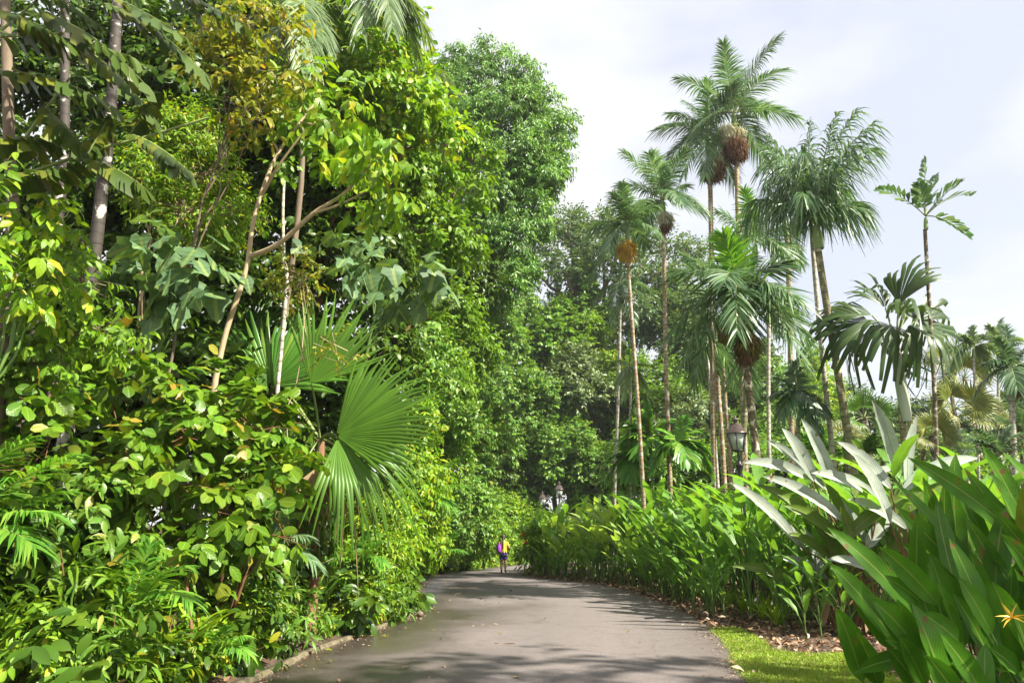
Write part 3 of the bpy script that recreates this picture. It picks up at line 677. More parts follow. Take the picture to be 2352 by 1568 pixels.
GP = 'tall palms in the grove right of the road'
palm('royal_palm', 'tallest palm of the grove, ball of brown fruit strings under its green crown', 28, (1686, 262), (1696, 556), .105, .12,
     [(1675, 98, 1, .05, 'palmbright'), (1772, 118, -1, .22), (1562, 166, .5, .24), (1818, 285, -.5, .26), (1580, 330, -1, .30), (1780, 345, 1.2, .32), (1740, 180, 2, .25), (1640, 150, -1.5, .12),
      (1610, 250, 2.5, .30), (1755, 240, -2.5, .30), (1722, 130, 1, .10), (1790, 210, 1.5, .22)], LL=1.1, LW=.055, n=58, shaft=44, inf=[(1688, 342, 31, 'fruit', 1500, .45), (1668, 304, 24, 'cream', 700, .4), (1692, 306, 16, 'cream', 350, .35)], group=None, droop=.5)
palm('royal_palm', 'second tallest palm, fruit ball below its crown, just left of the tallest one', 28.6, (1627, 305), (1632, 560), .105, .12,
     [(1505, 300, 0, .22), (1550, 235, 1, .2), (1560, 425, -1, .32), (1600, 440, -1.5, .45), (1530, 360, 1.2, .3), (1690, 300, 1.5, .25), (1700, 400, 1, .35), (1590, 200, 1.2, .15), (1620, 200, -.5, .1, 'palmbright'), (1670, 230, -1, .2)],
     LL=1.05, LW=.055, n=54, shaft=52, inf=[(1634, 390, 31, 'fruit', 1500, .42), (1652, 364, 22, 'cream', 800, .4), (1630, 354, 16, 'cream', 400, .3)], droop=.5)
palm('royal_palm', 'tall palm with pale crownshaft and cream tassels standing over the dark umbrella tree', 27, (1522, 462), (1536, 1000), .085, .1,
     [(1432, 352, 0, .22), (1428, 415, .5, .24), (1475, 395, -1.5, .25), (1510, 330, .6, .08), (1548, 345, 1, .1, 'palmbright'), (1590, 400, 1.2, .2), (1618, 505, -.5, .3), (1592, 515, -1.5, .4), (1490, 500, 1.5, .4), (1560, 380, -1.2, .2), (1545, 520, -2, .45), (1468, 470, 1.8, .3)],
     LL=.95, LW=.052, n=46, shaft=40, shaft_r=1.35, inf=[(1527, 503, 20, 'cream', 700, .35), (1528, 520, 14, 'fruit', 300, .3)])
palm('slender_palm', 'slender palm carrying a bright orange fruit cluster under the crown', 25, (1440, 520), (1472, 1080), .065, .085,
     [(1352, 545, 0, .25), (1365, 500, 1, .25), (1398, 470, -1, .2), (1440, 418, .5, .08, 'palmbright'), (1475, 440, 1, .15), (1507, 475, 0, .25), (1500, 560, -1, .35), (1390, 590, -1, .35), (1420, 450, -1, .12), (1470, 500, -1.6, .3), (1370, 620, .8, .4), (1500, 530, 1.5, .3)],
     LL=.72, LW=.05, n=40, shaft=38, shaftm='shaftpale', inf=[(1438, 572, 24, 'gold', 1100, .35)], droop=.6)
palm('slender_palm', 'slender palm hidden beneath the orange fruited one, crown of hanging dark fronds', 29, (1424, 655), (1415, 1080), .06, .08,
     [(1350, 640, 0, .3), (1362, 700, .5, .4), (1400, 760, -1, .5), (1450, 760, -1, .45), (1490, 700, 0, .35), (1380, 600, 1, .2), (1470, 620, 1, .2), (1430, 590, 0, .1), (1500, 650, 1, .3)],
     LL=.55, LW=.05, n=40, shaft=24, bark='greytrunk', inf=[(1430, 680, 14, 'olivefruit', 300, .3)], droop=.6)
palm('slender_palm', 'young palm with pale arching fronds low between the thin grove trunks', 27.5, (1446, 845), (1450, 1080), .05, .06,
     [(1418, 880, -.3, .3), (1428, 920, -.6, .45), (1480, 880, .3, .3), (1500, 920, 0, .4), (1462, 770, 0, .05, 'palmbright'), (1425, 820, .5, .2), (1490, 830, .5, .2)],
     LL=.45, LW=.05, n=34, shaft=20, leafm='palmpale', bark='greytrunk', droop=.6)
# the dense drooping pair with twisted leaflets
palm('fishtail_palm', 'leaning palm with dense twisted drooping leaflets and a long pale green crownshaft', 18.5, (1874, 518), (1943, 990), .097, .12,
     [(1985, 470, 0, .35), (1975, 400, 1, .3), (1930, 300, -1, .3), (1760, 340, 0, .3), (1745, 430, 1, .35), (1990, 360, -.5, .35), (1850, 300, 1, .2), (1900, 420, -2, .45), (1800, 500, -1.4, .45), (1950, 520, -1, .5), (1780, 290, .5, .25), (1870, 330, -1.5, .25), (1930, 370, -2, .35)],
     LL=.82, LW=.05, n=46, shaft=58, shaftm='shaft', shaft_r=1.35, plum=1.1, shape='broad', droop=1.1, bark='mosstrunk', leafm='palm', tw=.7)
palm('fishtail_palm', 'slimmer palm behind the leaning one, dense crown left of it and whitish crownshaft', 20, (1857, 440), (1914, 1070), .07, .082,
     [(1750, 380, 0, .3), (1735, 450, -1, .35), (1760, 520, -1, .45), (1820, 560, -1.3, .5), (1800, 300, 1, .2), (1860, 280, 0, .12), (1930, 330, 1, .25), (1960, 440, 1, .35), (1790, 430, -2, .4), (1840, 500, -2, .5), (1720, 490, .5, .4)],
     LL=.84, LW=.05, n=44, shaft=60, shaftm='shaftpale', shaft_r=1.3, plum=1.1, shape='broad', droop=1.1, bark='greytrunk', tw=.7)
# bushy foxtail palm in front of the grove
palm('foxtail_palm', 'bushy palm behind the nearest lamp, long plume fronds and a brown fruit nest', 18, (1698, 672), (1738, 1090), .1, .112,
     [(1540, 640, -.5, .30), (1545, 760, .5, .40), (1560, 850, 0, .5), (1600, 560, 1, .2), (1855, 780, 0, .42), (1840, 700, .8, .36), (1820, 850, -.8, .55), (1790, 620, -.5, .28), (1620, 700, -1.8, .4), (1650, 800, -1.6, .55), (1700, 540, .4, .08, 'palmbright'), (1650, 560, -.5, .15, 'palmbright'), (1750, 560, 1, .2), (1760, 880, 1.2, .6), (1620, 860, 1.2, .5), (1800, 740, -1.4, .45)],
     LL=.92, LW=.055, n=52, shaft=70, shaft_r=1.2, shaftm='shaft', plum=.7, droop=.28, bark='darktrunk', leafm='palm', inf=[(1712, 790, 30, 'olivefruit', 900, .35), (1708, 812, 14, 'fruit', 300, .35), (1660, 765, 16, 'olivefruit', 160, .3)])
palm('foxtail_palm', 'palm directly above the bushy one, bright green spear over dark side fronds', 25, (1735, 560), (1700, 1090), .09, .12,
     [(1640, 540, 0, .25), (1660, 470, .6, .2), (1830, 520, 0, .3), (1850, 585, .5, .4), (1790, 450, 1, .15), (1700, 450, -.5, .1, 'palmbright'), (1740, 430, 1, .05), (1800, 620, -1, .45), (1680, 600, -1, .4)],
     LL=.85, LW=.055, n=48, shaft=50, plum=.7, droop=.45, bark='mosstrunk')
for lab, Y, top, low, r, bk, tips, inf in [
    ('pale trunk palm, leftmost of the bare trunks behind the nearest lamp', 29, (1622, 800), (1648, 1100), .07, 'greytrunk', [(1560, 840, 0, .3), (1590, 880, -.5, .4), (1655, 850, .5, .3), (1600, 780, 0, .2), (1640, 760, .5, .1)], []),
    ('straight tan trunk palm beside the leftmost pale trunk behind the nearest lamp', 29.6, (1640, 790), (1662, 1090), .10, 'tantrunk', [(1600, 860, 0, .4), (1690, 850, .5, .3), (1660, 720, 0, .1), (1610, 760, 1, .2), (1690, 770, 1, .25)], []),
    ('tan ringed trunk palm immediately left of the nearest lantern', 30.4, (1660, 820), (1676, 1090), .095, 'tantrunk', [(1630, 880, 0, .4), (1700, 890, .5, .35), (1670, 740, 0, .1), (1640, 800, 1, .2)], []),
    ('white stemmed palm just right of the nearest lantern', 28, (1702, 840), (1716, 1070), .055, 'greytrunk', [(1670, 890, 0, .4), (1740, 880, .5, .35), (1710, 780, 0, .1)], []),
    ('pale trunk rising behind the fronds right of the bushy palm', 27, (1764, 720), (1768, 1000), .075, 'greytrunk', [(1720, 740, 0, .3), (1800, 760, .5, .35), (1760, 650, 0, .1), (1790, 690, .4, .2)], []),
    ('stout tan trunk palm seen against the sky right of the grove', 29, (1806, 520), (1818, 960), .105, 'tantrunk', [(1760, 560, 0, .3), (1850, 600, .5, .35), (1800, 450, 0, .1), (1840, 520, .4, .2), (1770, 620, -.4, .5)], []),
]:
    palm('slender_palm', lab, Y, top, low, r * 1.0, r * 1.18, tips, LL=.6, LW=.05, n=38, shaft=26, bark=bk, inf=inf, droop=.55, spear=False)
# short bright palms at the foot of the grove
for lab, Y, top, low, tips in [
    ('low bright palm with broad glossy leaflets, middle of the short trio', 27, (1492, 1010), (1500, 1110), [(1432, 1010, 0, .35), (1440, 970, .5, .3), (1490, 930, 0, .05), (1540, 960, .4, .25), (1555, 1020, 0, .35), (1460, 1040, -.6, .4), (1520, 1030, -.6, .4), (1465, 940, .3, .12)]),
    ('low palm on a green stem, right one of the short trio', 25.5, (1558, 1020), (1563, 1110), [(1512, 1030, 0, .3), (1500, 1070, -.3, .45), (1615, 1030, 0, .3), (1628, 1075, 0, .45), (1575, 960, .2, .1), (1600, 985, .4, .2), (1530, 985, .4, .2), (1570, 1060, -.7, .4)]),
    ('low palm with darker leaflets, left one of the short trio', 27.6, (1450, 1050), (1456, 1120), [(1405, 1050, 0, .3), (1400, 1090, 0, .45), (1490, 1060, 0, .3), (1455, 990, .2, .1), (1425, 1010, .4, .2), (1478, 1020, .4, .2), (1440, 1090, -.6, .4)]),
]:
    palm('areca_palm', lab, Y, top, low, .05, .06, tips, LL=.72, LW=.2, n=18, shaft=30, shaftm='stem', bark='greenstemtrunk', leafm='palmbright', shape='broad', droop=.45, group='short palms at the foot of the grove', spear=False)
palm('areca_palm', 'drooping broad leaflet palm between the grove and the leaning palm', 20, (1832, 905), (1838, 1050), .06, .07,
     [(1775, 905, 0, .3), (1785, 960, -.4, .45), (1895, 940, 0, .35), (1880, 990, 0, .45), (1830, 830, .2, .1), (1870, 880, .4, .2), (1800, 860, .4, .2), (1840, 980, -.7, .45), (1860, 960, -.7, .4)], LL=.55, LW=.09, n=24, shaft=20, shape='broad', leafm='palm', droop=.6, bark='greystem' if 0 else 'greytrunk', spear=False)
# lone thin palm against the sky
palm('thin_palm', 'lone thin palm against the open sky, few stiff saw edged fronds', 18, (2126, 500), (2149, 1050), .05, .06,
     [(2022, 436, 0, .25), (2236, 438, .2, .2), (2124, 374, 0, .03), (2160, 398, .3, .05), (2202, 546, -.3, .30), (2100, 440, -.3, .1), (2178, 440, -.5, .15)],
     LL=.40, LW=.12, n=9, shaft=30, shaft_r=1.1, shape='fish', vee=.35, droop=.12, bark='darktrunk', leafm='palm', start=.3, rw=.022, spear=False, a0=64, tw=.3)
# far palms at the right edge
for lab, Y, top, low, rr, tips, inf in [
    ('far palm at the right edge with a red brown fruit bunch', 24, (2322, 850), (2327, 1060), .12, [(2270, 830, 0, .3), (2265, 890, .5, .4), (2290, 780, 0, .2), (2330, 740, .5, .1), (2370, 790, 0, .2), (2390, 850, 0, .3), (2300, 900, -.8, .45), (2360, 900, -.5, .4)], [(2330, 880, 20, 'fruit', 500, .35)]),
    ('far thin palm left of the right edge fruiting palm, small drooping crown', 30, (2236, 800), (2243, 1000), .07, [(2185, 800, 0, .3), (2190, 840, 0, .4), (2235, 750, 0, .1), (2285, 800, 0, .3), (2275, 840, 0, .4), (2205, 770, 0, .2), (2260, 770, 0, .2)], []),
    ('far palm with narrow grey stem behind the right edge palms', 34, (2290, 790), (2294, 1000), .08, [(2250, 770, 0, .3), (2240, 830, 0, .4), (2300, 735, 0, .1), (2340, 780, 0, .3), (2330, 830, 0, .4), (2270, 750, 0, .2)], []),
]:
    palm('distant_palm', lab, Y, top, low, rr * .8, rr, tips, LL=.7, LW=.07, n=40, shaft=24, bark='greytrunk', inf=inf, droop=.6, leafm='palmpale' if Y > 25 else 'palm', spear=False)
# shrubby feather palms in the far right hollow
for q, (u, v, Y, s) in enumerate([(2030, 1040, 26, 70), (1985, 1050, 20, 60), (2120, 1030, 27, 70), (2290, 1050, 22, 90), (2190, 1050, 28, 80), (1880, 1040, 22, 60), (2350, 1000, 26, 80)]):
    tips = [(u + s * math.cos(a) * rng.uniform(.8, 1.1), v - s * (.15 + .75 * math.sin(a)) * rng.uniform(.8, 1.1), rng.normal(0, .6), .22) for a in np.linspace(.0, math.pi, 9)]
    lab = ['feathery clump palm in the hollow beneath the tattered fan palm', 'feathery clump palm behind the upright silver leaf', 'clump palm between the tattered fan palm and the right edge', 'wide arching clump palm low at the right edge', 'clump palm under the far thin palm', 'yellow green clump palm at the foot of the leaning palm', 'clump palm cut by the right picture edge'][q]
    palm('clump_palm', lab, Y, (u, v), (u + 1, v + 40), .08, .1, tips, LL=.5, LW=.05, n=40, shaft=0, leafm=['palmpale', 'palmbright', 'palmpale', 'palm', 'palm', 'palmbright', 'palm'][q], droop=.5, spear=False, bark='darktrunk')

# ------------------------------------------------------------------ fan palms
def fanpalm(name, label, base, hub0, leaves, trunk_r=.14, bark='barkred', leafm='fan', cat='fan palm', shaft=None, pet_r=.02, group=None):
    """leaves: dict hub, X, N, R and options"""
    e_ = empty(name, base, label, cat, group); base = np.array(base, float)
    g = G(); limb(g, base, hub0, trunk_r, trunk_r * .8, .04, 14, 10); g.build('trunk', M[bark], e_, True, base)
    if shaft:
        g = G(); a, b, r = shaft; t = np.linspace(0, 1, 10); tube(g, np.array(a) + (np.array(b) - np.array(a)) * t[:, None], r * (.8 + .4 * np.sin(.4 + t * 2.6)), 12); g.build('crownshaft', M['shaftpale'], e_, True, base)
    for lf in leaves:
        lf = dict(lf); hub = np.array(lf.pop('hub')); X = nrm(np.array(lf.pop('X'))); Nv = nrm(np.array(lf.pop('N'))); R = lf.pop('R'); mt_ = lf.pop('mat', leafm)
        st = np.array(lf.pop('start', hub0))
        g = G(); fan(g, hub, X, Nv, R, **lf)
        C = (st + hub) / 2 + UP * .12 * np.linalg.norm(hub - st)
        tube(g, bez(st, C, hub, np.linspace(0, 1, 8)), pet_r * np.linspace(1.2, .7, 8), 5, 1)
        g.build('leaf', [M[mt_], M['rachis']], e_, False, base)
    return e_
Yf = 11.6
hubA = at(772, 1000, Yf - .7); top_f = at(735, 1010, Yf + .3); bs = gnd(728, 1412); bs[1] = Yf; bs[0] = (728 - 1176) / F * (Yf * CP) ; bs[2] = float(hterr(np.array(bs[0]), np.array(bs[1]))) - .05
Pv = lambda du, dv, dy: np.array([du, dy, -dv], float)
fanpalm('fan_palm', 'big fan palm leaning out over the kerb, huge pleated round leaves', bs, top_f, [
    dict(hub=hubA, X=Pv(.9, -.42, -.15), N=(-.35, -1, .25), R=1.78, nseg=34, span=118, fused=.62, tipdroop=.10, cup=.10, costa=.05, pleat=.35),
    dict(hub=hubA + np.array([.03, -.02, -.05]), X=Pv(.75, .66, -.25), N=(.15, -.8, .75), R=1.75, nseg=30, span=110, fused=.55, tipdroop=.45, cup=.15, costa=.25, pleat=.35),
    dict(hub=at(715, 880, Yf - .45), X=Pv(.42, -.95, .05), N=(.45, -1, .25), R=1.62, nseg=24, span=92, fused=.55, tipdroop=.05, cup=.1, costa=.05, pleat=.4),
    dict(hub=at(622, 885, Yf + .5), X=Pv(-.15, -1, .1), N=(.1, -1, .35), R=1.65, nseg=40, span=210, fused=.55, tipdroop=.12, cup=.2, costa=.05, mat='palmbright', pleat=.35),
    dict(hub=at(560, 800, Yf + .9), X=Pv(-.6, -.8, .2), N=(.3, -1, .1), R=1.6, nseg=36, span=150, fused=.5, tipdroop=.15, cup=.2, costa=.1, pleat=.4),
    dict(hub=at(700, 1060, Yf), X=Pv(-.4, .9, -.3), N=(-.3, -.9, .3), R=1.5, nseg=30, span=130, fused=.5, tipdroop=.4, cup=.2, costa=.2, mat='fan'),
    dict(hub=at(790, 1050, Yf - .75), X=Pv(.42, .9, -.1), N=(.2, -.9, .3), R=1.25, nseg=9, span=70, fused=.2, tipdroop=.3, cup=.2, costa=.2, mat='dead', pleat=.6, lenvar=.2),
    dict(hub=at(725, 1075, Yf - .5), X=Pv(.05, .9, -.1), N=(.2, -.9, .3), R=1.2, nseg=14, span=90, fused=.35, tipdroop=.3, cup=.2, costa=.2, mat='dead', pleat=.6, lenvar=.25),
], .10, 'barkred')
# tattered fan palm on the right
Yt = 18; hub_t = at(2056, 750, Yt); bt = line_base(Yt, (2066, 900), (2088, 1080)); bt[2] = 0
tl = []
for (u, v, dy, R, sp, td) in [(1905, 735, .2, 2.0, 90, .9), (1930, 690, .4, 1.9, 80, .7), (2190, 735, .2, 2.1, 90, .9), (2150, 690, .6, 1.9, 80, .7), (2020, 640, .5, 1.9, 70, .35), (2075, 635, -.2, 1.9, 70, .3), (1990, 790, -1, 1.6, 100, 1.2), (2110, 790, -1, 1.6, 100, 1.2), (2050, 720, -1.3, 1.3, 100, .8), (1950, 800, .8, 1.5, 90, 1.2), (2170, 800, .8, 1.6, 90, 1.2), (2080, 830, .9, 1.4, 90, 1.3)]:
    tp = at(u, v, Yt) + np.array([0, dy, 0]); h_ = hub_t + (tp - hub_t) * .36 + UP * .1; X = tp - h_
    s_ = nrm(np.cross(X, UP)); nv = nrm(np.cross(s_, nrm(X)) * .55 + np.array([0, -1, .1]) * .7 + rng.normal(0, .2, 3)); tl.append(dict(hub=h_, X=X, N=nv, R=R * .80, nseg=12, span=sp * 1.1, fused=.68, tipdroop=td * 1.1, cup=.2, costa=.3, pleat=.15, lenvar=.16, tiph=.55))
fanpalm('fan_palm', 'tattered olive fan palm on a swollen pale green crownshaft against the sky', bt, at(2060, 800, Yt), tl, .10, 'mosstrunk', 'fanold', shaft=(at(2084, 968, Yt - .02), at(2058, 815, Yt - .02), .12), pet_r=.03)
# far fan palms
for q, (u, v, Y, s, lab) in enumerate([(1985, 960, 28, 62, 'dark far fan palm behind the leaning palm trunks'), (2190, 940, 30, 72, 'far fan palm with sunlit blades under the lone thin palm'), (2215, 870, 34, 60, 'upper far fan palm against the white cloud'), (2140, 1000, 25, 55, 'small far fan palm low behind the swollen stem palm'), (2260, 960, 32, 60, 'far fan palm behind the fruiting edge palm'), (1940, 1010, 26, 50, 'low far fan palm behind the silver leaves'), (2170, 830, 40, 45, 'most distant pale fan palm near the far thin palm')]):
    h0 = at(u, v, Y); b0 = h0.copy(); b0[2] = 0; ls = []
    for a in np.linspace(-.3, math.pi + .3, 10):
        tp = h0 + np.array([math.cos(a), rng.uniform(-.9, .5), math.sin(a)]) * s * mpp(v, Y); X = tp - h0
        ls.append(dict(hub=h0 + X * .45, X=X, N=np.array([X[0] * .2, -1, .35]), R=s * mpp(v, Y) * .72, nseg=22, span=200, fused=.5, tipdroop=.3, cup=.25))
    fanpalm('far_fan_palm', lab, b0, h0, ls, .14, 'darktrunk', 'fanfar' if q != 0 else 'fan')

# ------------------------------------------------------------------ top left fishtail palm and feather palms
Y0 = 6.6
def frond_plant(name, label, cat, base, fr, leafm, LL, LW, n, shape='lin', droop=.4, trunk=None, bark='lichen', vee=.25, rw=.018, plum=0, start=.1, tr=.08, group=None, a0=72):
    e_ = empty(name, base, label, cat, group); base = np.array(base, float)
    if trunk is not None:
        g = G(); P = catmull(trunk, 6); tube(g, P, np.linspace(tr * 1.15, tr * .8, len(P)), 10); g.build('trunk', M[bark], e_, True, base)
    for f in fr:
        P0, T, arch = f[:3]; P0 = np.asarray(P0); T = np.asarray(T); Ld = np.linalg.norm(T - P0)
        g = G(); feather(g, P0, P0 + (T - P0) * .45 + UP * arch * Ld, T, n, LL, LW, vee, droop, a0, 26, plum, shape, start, rw)
        g.build('frond', [M[f[3] if len(f) > 3 else leafm], M['rachis']], e_, False, base)
    return e_
fr = []
for (a, b, ya, yb, ar) in [((-30, 90), (300, 130), 6.6, 6.2, .12), ((-20, 170), (260, 245), 6.4, 6.2, .16), ((120, -40), (430, 90), 6.8, 6.4, .12), ((60, 30), (330, 190), 6.6, 6.0, .15), ((240, 10), (470, 170), 7, 6.6, .12), ((-20, 420), (200, 380), 6.3, 6.5, .05), ((190, 375), (250, 270), 6.5, 6.5, .05), ((200, 370), (330, 430), 6.5, 6.3, .12), ((290, 320), (360, 220), 6.7, 6.7, .05), ((300, 310), (430, 390), 6.7, 6.4, .1), ((100, 250), (180, 330), 6.6, 6.4, .1), ((-30, 330), (120, 320), 6.4, 6.6, .1), ((350, -30), (560, 60), 7, 6.8, .1), ((0, -60), (230, 60), 6.6, 6.6, .1), ((160, 100), (360, 280), 6.9, 6.7, .16), ((-30, 20), (160, 100), 6.2, 6.1, .1)]:
    fr.append((at(*a, ya), at(*b, yb), ar))
bpx = (-5.2, 7.2, 0.0); bz = float(hterr(np.array(-5.2), np.array(7.2)))
e_ = frond_plant('fishtail_palm', 'dark fishtail palm hanging into the upper left corner, wedge shaped leaflets', 'palm', (bpx[0], bpx[1], bz - .05), fr, 'fish', .25, .125, 14, 'fish', .8, [(bpx[0], bpx[1], bz - .05), at(25, 600, 7.3), at(20, 300, 7.3), at(10, -80, 7.3)], 'bark', vee=.1, start=.12, tr=.07, a0=62)
for k_, (a, b) in enumerate([((-40, 425), (480, 270)), ((-60, 130), (130, -40)), ((40, 350), (160, 180))]):
    g = G(); limb(g, at(*a, 6.5), at(*b, 6.8), .022, .012, .04, 10, 6); g.build('stalk', M['rachis'], e_, True, np.array((bpx[0], bpx[1], bz - .05)))
# speckled trunks of two palms whose crowns are above the frame
for lab, pts, r, Yq in [('speckled grey trunk with white lichen, right one of the two in the left thicket', [(150, 1010), (185, 760), (215, 600), (235, 430), (255, 250), (270, 0), (280, -300)], .085, 8.6),
                       ('white lichened trunk, left one of the two in the left thicket', [(75, 800), (95, 700), (125, 560), (145, 380), (150, 150), (150, -300)], .08, 9.4)]:
    tp = [at(u, v, Yq) for u, v in pts]; b0 = tp[0] + (tp[0] - tp[1]) * (tp[0][2] / max(.1, (tp[1][2] - tp[0][2]))) * .55; b0[2] = float(hterr(np.array(b0[0]), np.array(b0[1]))) - .05
    frs = [(tp[-1], tp[-1] + np.array([math.cos(a) * 2.4, math.sin(a) * 2.4, rng.uniform(-.6, .8)]), .3) for a in np.linspace(0, 6.28, 9)[:-1]]
    frond_plant('lichen_palm', lab, 'palm', b0, frs, 'palm', .6, .05, 40, trunk=[b0] + tp, tr=r)
# tall feather palm behind the bright tree
tp0 = at(688, 60, 12.3); b0 = tp0.copy(); b0[2] = 0.3
frs = [(tp0, at(u, v, 12.3 + d), ar) for u, v, d, ar in [(640, 120, -.6, .35), (745, 95, -1, .45), (600, 60, .3, .3), (720, 170, -1.6, .6), (590, 150, -.8, .5), (690, 150, -2, .6), (780, 20, 0, .3), (640, -120, 0, .1), (740, -120, 0, .1), (560, -30, .5, .25)]]
frond_plant('feather_palm', 'tall pale feather palm hanging its fronds before the bright leaved tree at the top edge', 'palm', b0, frs, 'palmpale', .62, .045, 52, trunk=[b0, at(684, 500, 12.3), at(690, 240, 12.3), tp0], bark='bark', tr=.055, droop=.75, rw=.03)
tp0 = at(850, -60, 13.0); b0 = tp0.copy(); b0[2] = 0.3
frs = [(tp0, at(u, v, 13.0 + d), ar) for u, v, d, ar in [(960, 40, 0, .3), (985, 90, .5, .35), (900, 60, -1, .45), (830, 70, -1, .5), (960, 130, .6, .4), (760, 0, 0, .3), (880, -170, 0, .1)]]
frond_plant('feather_palm', 'second pale feather palm reaching past the bright tree into the white sky', 'palm', b0, frs, 'palmpale', .7, .05, 52, trunk=[b0 + np.array([0, 6.0, 0]), at(860, 420, 18.5), at(852, 120, 15.5), tp0], bark='bark', tr=.055, droop=.8, rw=.03)
tp0 = at(968, 165, 22); b0 = tp0.copy(); b0[2] = .3
frs = [(tp0, at(u, v, 22 + d), ar) for u, v, d, ar in [(1035, 185, 0, .3), (1020, 215, -.5, .4), (930, 190, 0, .3), (985, 120, 0, .1), (1000, 230, -1, .5)]]
frond_plant('feather_palm', 'small feather palm tip between the bright tree and the tall fine leaved tree', 'palm', b0, frs, 'palmpale', .6, .05, 40, trunk=[b0, at(960, 500, 22), tp0], bark='barkred', tr=.09, droop=.7)
# low feather palms in the left planting
for lab, base, fr_, lm_, n_, LL, LW in [
    ('bright feather palm fronds at the left picture edge, midway up', (-6.3, 7.2), [((-120, 1230, 6.6), (165, 1045, 6.2), .12), ((-120, 1250, 6.4), (120, 1180, 6.0), .2), ((-140, 1180, 6.6), (60, 1010, 6.5), .1), ((-120, 1260, 6.2), (80, 1255, 5.8), .3), ((-100, 1260, 6.5), (150, 1130, 6.6), .2)], 'palmbright', 34, .42, .032),
    ('feather palm arching low before the dark gap of the left thicket', (-4.3, 7.6), [((300, 1420, 7.5), (420, 1300, 7.0), .25), ((290, 1420, 7.5), (345, 1250, 7.4), .12), ((300, 1430, 7.4), (440, 1380, 6.9), .35), ((290, 1420, 7.5), (230, 1310, 7.2), .2)], 'palmbright', 30, .36, .028),
    ('small fern like palm right of the fan palm trunk', (-3.6, 13.6), [((820, 1310, 13.4), (880, 1240, 13.0), .3), ((815, 1310, 13.4), (770, 1240, 13.0), .3), ((820, 1310, 13.4), (845, 1225, 13.2), .15), ((820, 1310, 13.4), (880, 1290, 12.8), .4), ((820, 1315, 13.4), (760, 1285, 12.9), .4)], 'palmbright', 20, .34, .05),
    ('light green palm fronds sticking from the hedge behind the fan palm', (-4.0, 19), [((975, 1150, 19), (1060, 1115, 18.4), .25), ((970, 1150, 19), (1040, 1060, 18.8), .15), ((970, 1160, 19), (1030, 1160, 18.3), .35), ((970, 1150, 19), (930, 1070, 18.6), .2)], 'palmbright', 34, .6, .04),
    ('little palm with spread leaflets by the hedge foot near the bend', (-3.9, 24.0), [((1005, 1285, 24), (1045, 1225, 23.5), .15), ((1005, 1285, 24), (990, 1215, 23.6), .1), ((1005, 1285, 24), (1060, 1265, 23.3), .3), ((1005, 1285, 24), (960, 1250, 23.4), .25)], 'palmbright', 20, .5, .06),
    ('tiny fan shaped palm among the ground cover near the kerb', (-4.0, 8.3), [((490, 1500, 8.2), (560, 1460, 8.0), .2), ((485, 1500, 8.2), (520, 1440, 8.1), .1), ((480, 1500, 8.2), (450, 1450, 8.0), .2), ((490, 1505, 8.2), (570, 1500, 7.9), .3)], 'palmbright', 16, .25, .03),
    ('dark green feather palm under the fan palm leaves', (-4.6, 10), [((600, 1290, 10), (700, 1230, 9.6), .3), ((590, 1290, 10), (540, 1220, 9.6), .3), ((600, 1290, 10), (650, 1190, 9.9), .15), ((600, 1300, 10), (720, 1290, 9.5), .4), ((590, 1300, 10), (500, 1270, 9.5), .4)], 'palm', 26, .42, .04),
]:
    b = np.array([base[0], base[1], float(hterr(np.array(base[0]), np.array(base[1])))])
    frs = [(at(*a), at(*c), ar) for a, c, ar in fr_]
    st = frs[0][0]; e_ = frond_plant('young_palm', lab, 'palm', b, frs, lm_, LL, LW, n_, droop=.45, trunk=[b, (b + st) / 2, st], bark='stem', tr=.035, rw=.012)

# ------------------------------------------------------------------ trees: far to near
def bx(px): return pxblobs(px)
# rain tree far behind, airy flat crown
autotree('rain_tree', 'huge dark umbrella crowned tree far behind the slender palms, sky showing through', 'tree',
    [(1262, 520, 40, 62), (1310, 515, 45, 60), (1360, 505, 42, 62), (1420, 525, 45, 60), (1480, 545, 42, 62), (1540, 560, 38, 63), (1590, 575, 32, 64), (1250, 580, 42, 61), (1300, 610, 40, 58), (1385, 575, 45, 58), (1230, 630, 38, 60), (1450, 600, 45, 58), (1520, 620, 45, 60), (1590, 640, 40, 62), (1340, 560, 40, 60)],
    (at(1205, 700, 60)[0], 60), 'olive', T_TINY, .42, .8, k=6, twig=.9, trunk_r=.9, droop=.2, zs=.7, nsub=14, subr=.42, fork=.55, bark='bark', twigs=False)
# fine leaved tall tree
autotree('tall_tree', 'tall pointed tree with small drooping glossy leaves against the white sky', 'tree',
    [(1130, 120, 34, 30), (1128, 170, 48, 30), (1052, 135, 34, 30.5), (1020, 180, 40, 31), (1075, 210, 60, 30), (1160, 250, 70, 29.5), (1212, 160, 28, 30), (1215, 215, 46, 30), (1255, 245, 34, 30), (1250, 310, 52, 29.5), (1300, 275, 22, 30), (1275, 350, 34, 29.5), (1180, 360, 85, 29), (1235, 420, 52, 29), (1262, 385, 34, 29), (1215, 490, 48, 28.5), (1130, 450, 80, 29), (1235, 520, 26, 28.5), (1180, 560, 60, 28.5), (1110, 560, 80, 29), (1205, 610, 34, 28.5), (1150, 650, 44, 28), (1080, 330, 90, 30), (1090, 680, 60, 29)],
    (-5.4, 31), 'ficus', T_NARROW, .28, 1.5, k=8, twig=.55, droop=1.0, up=.3, trunk_r=.4, bark='bark', nsub=20, subr=.34, twigs=False)
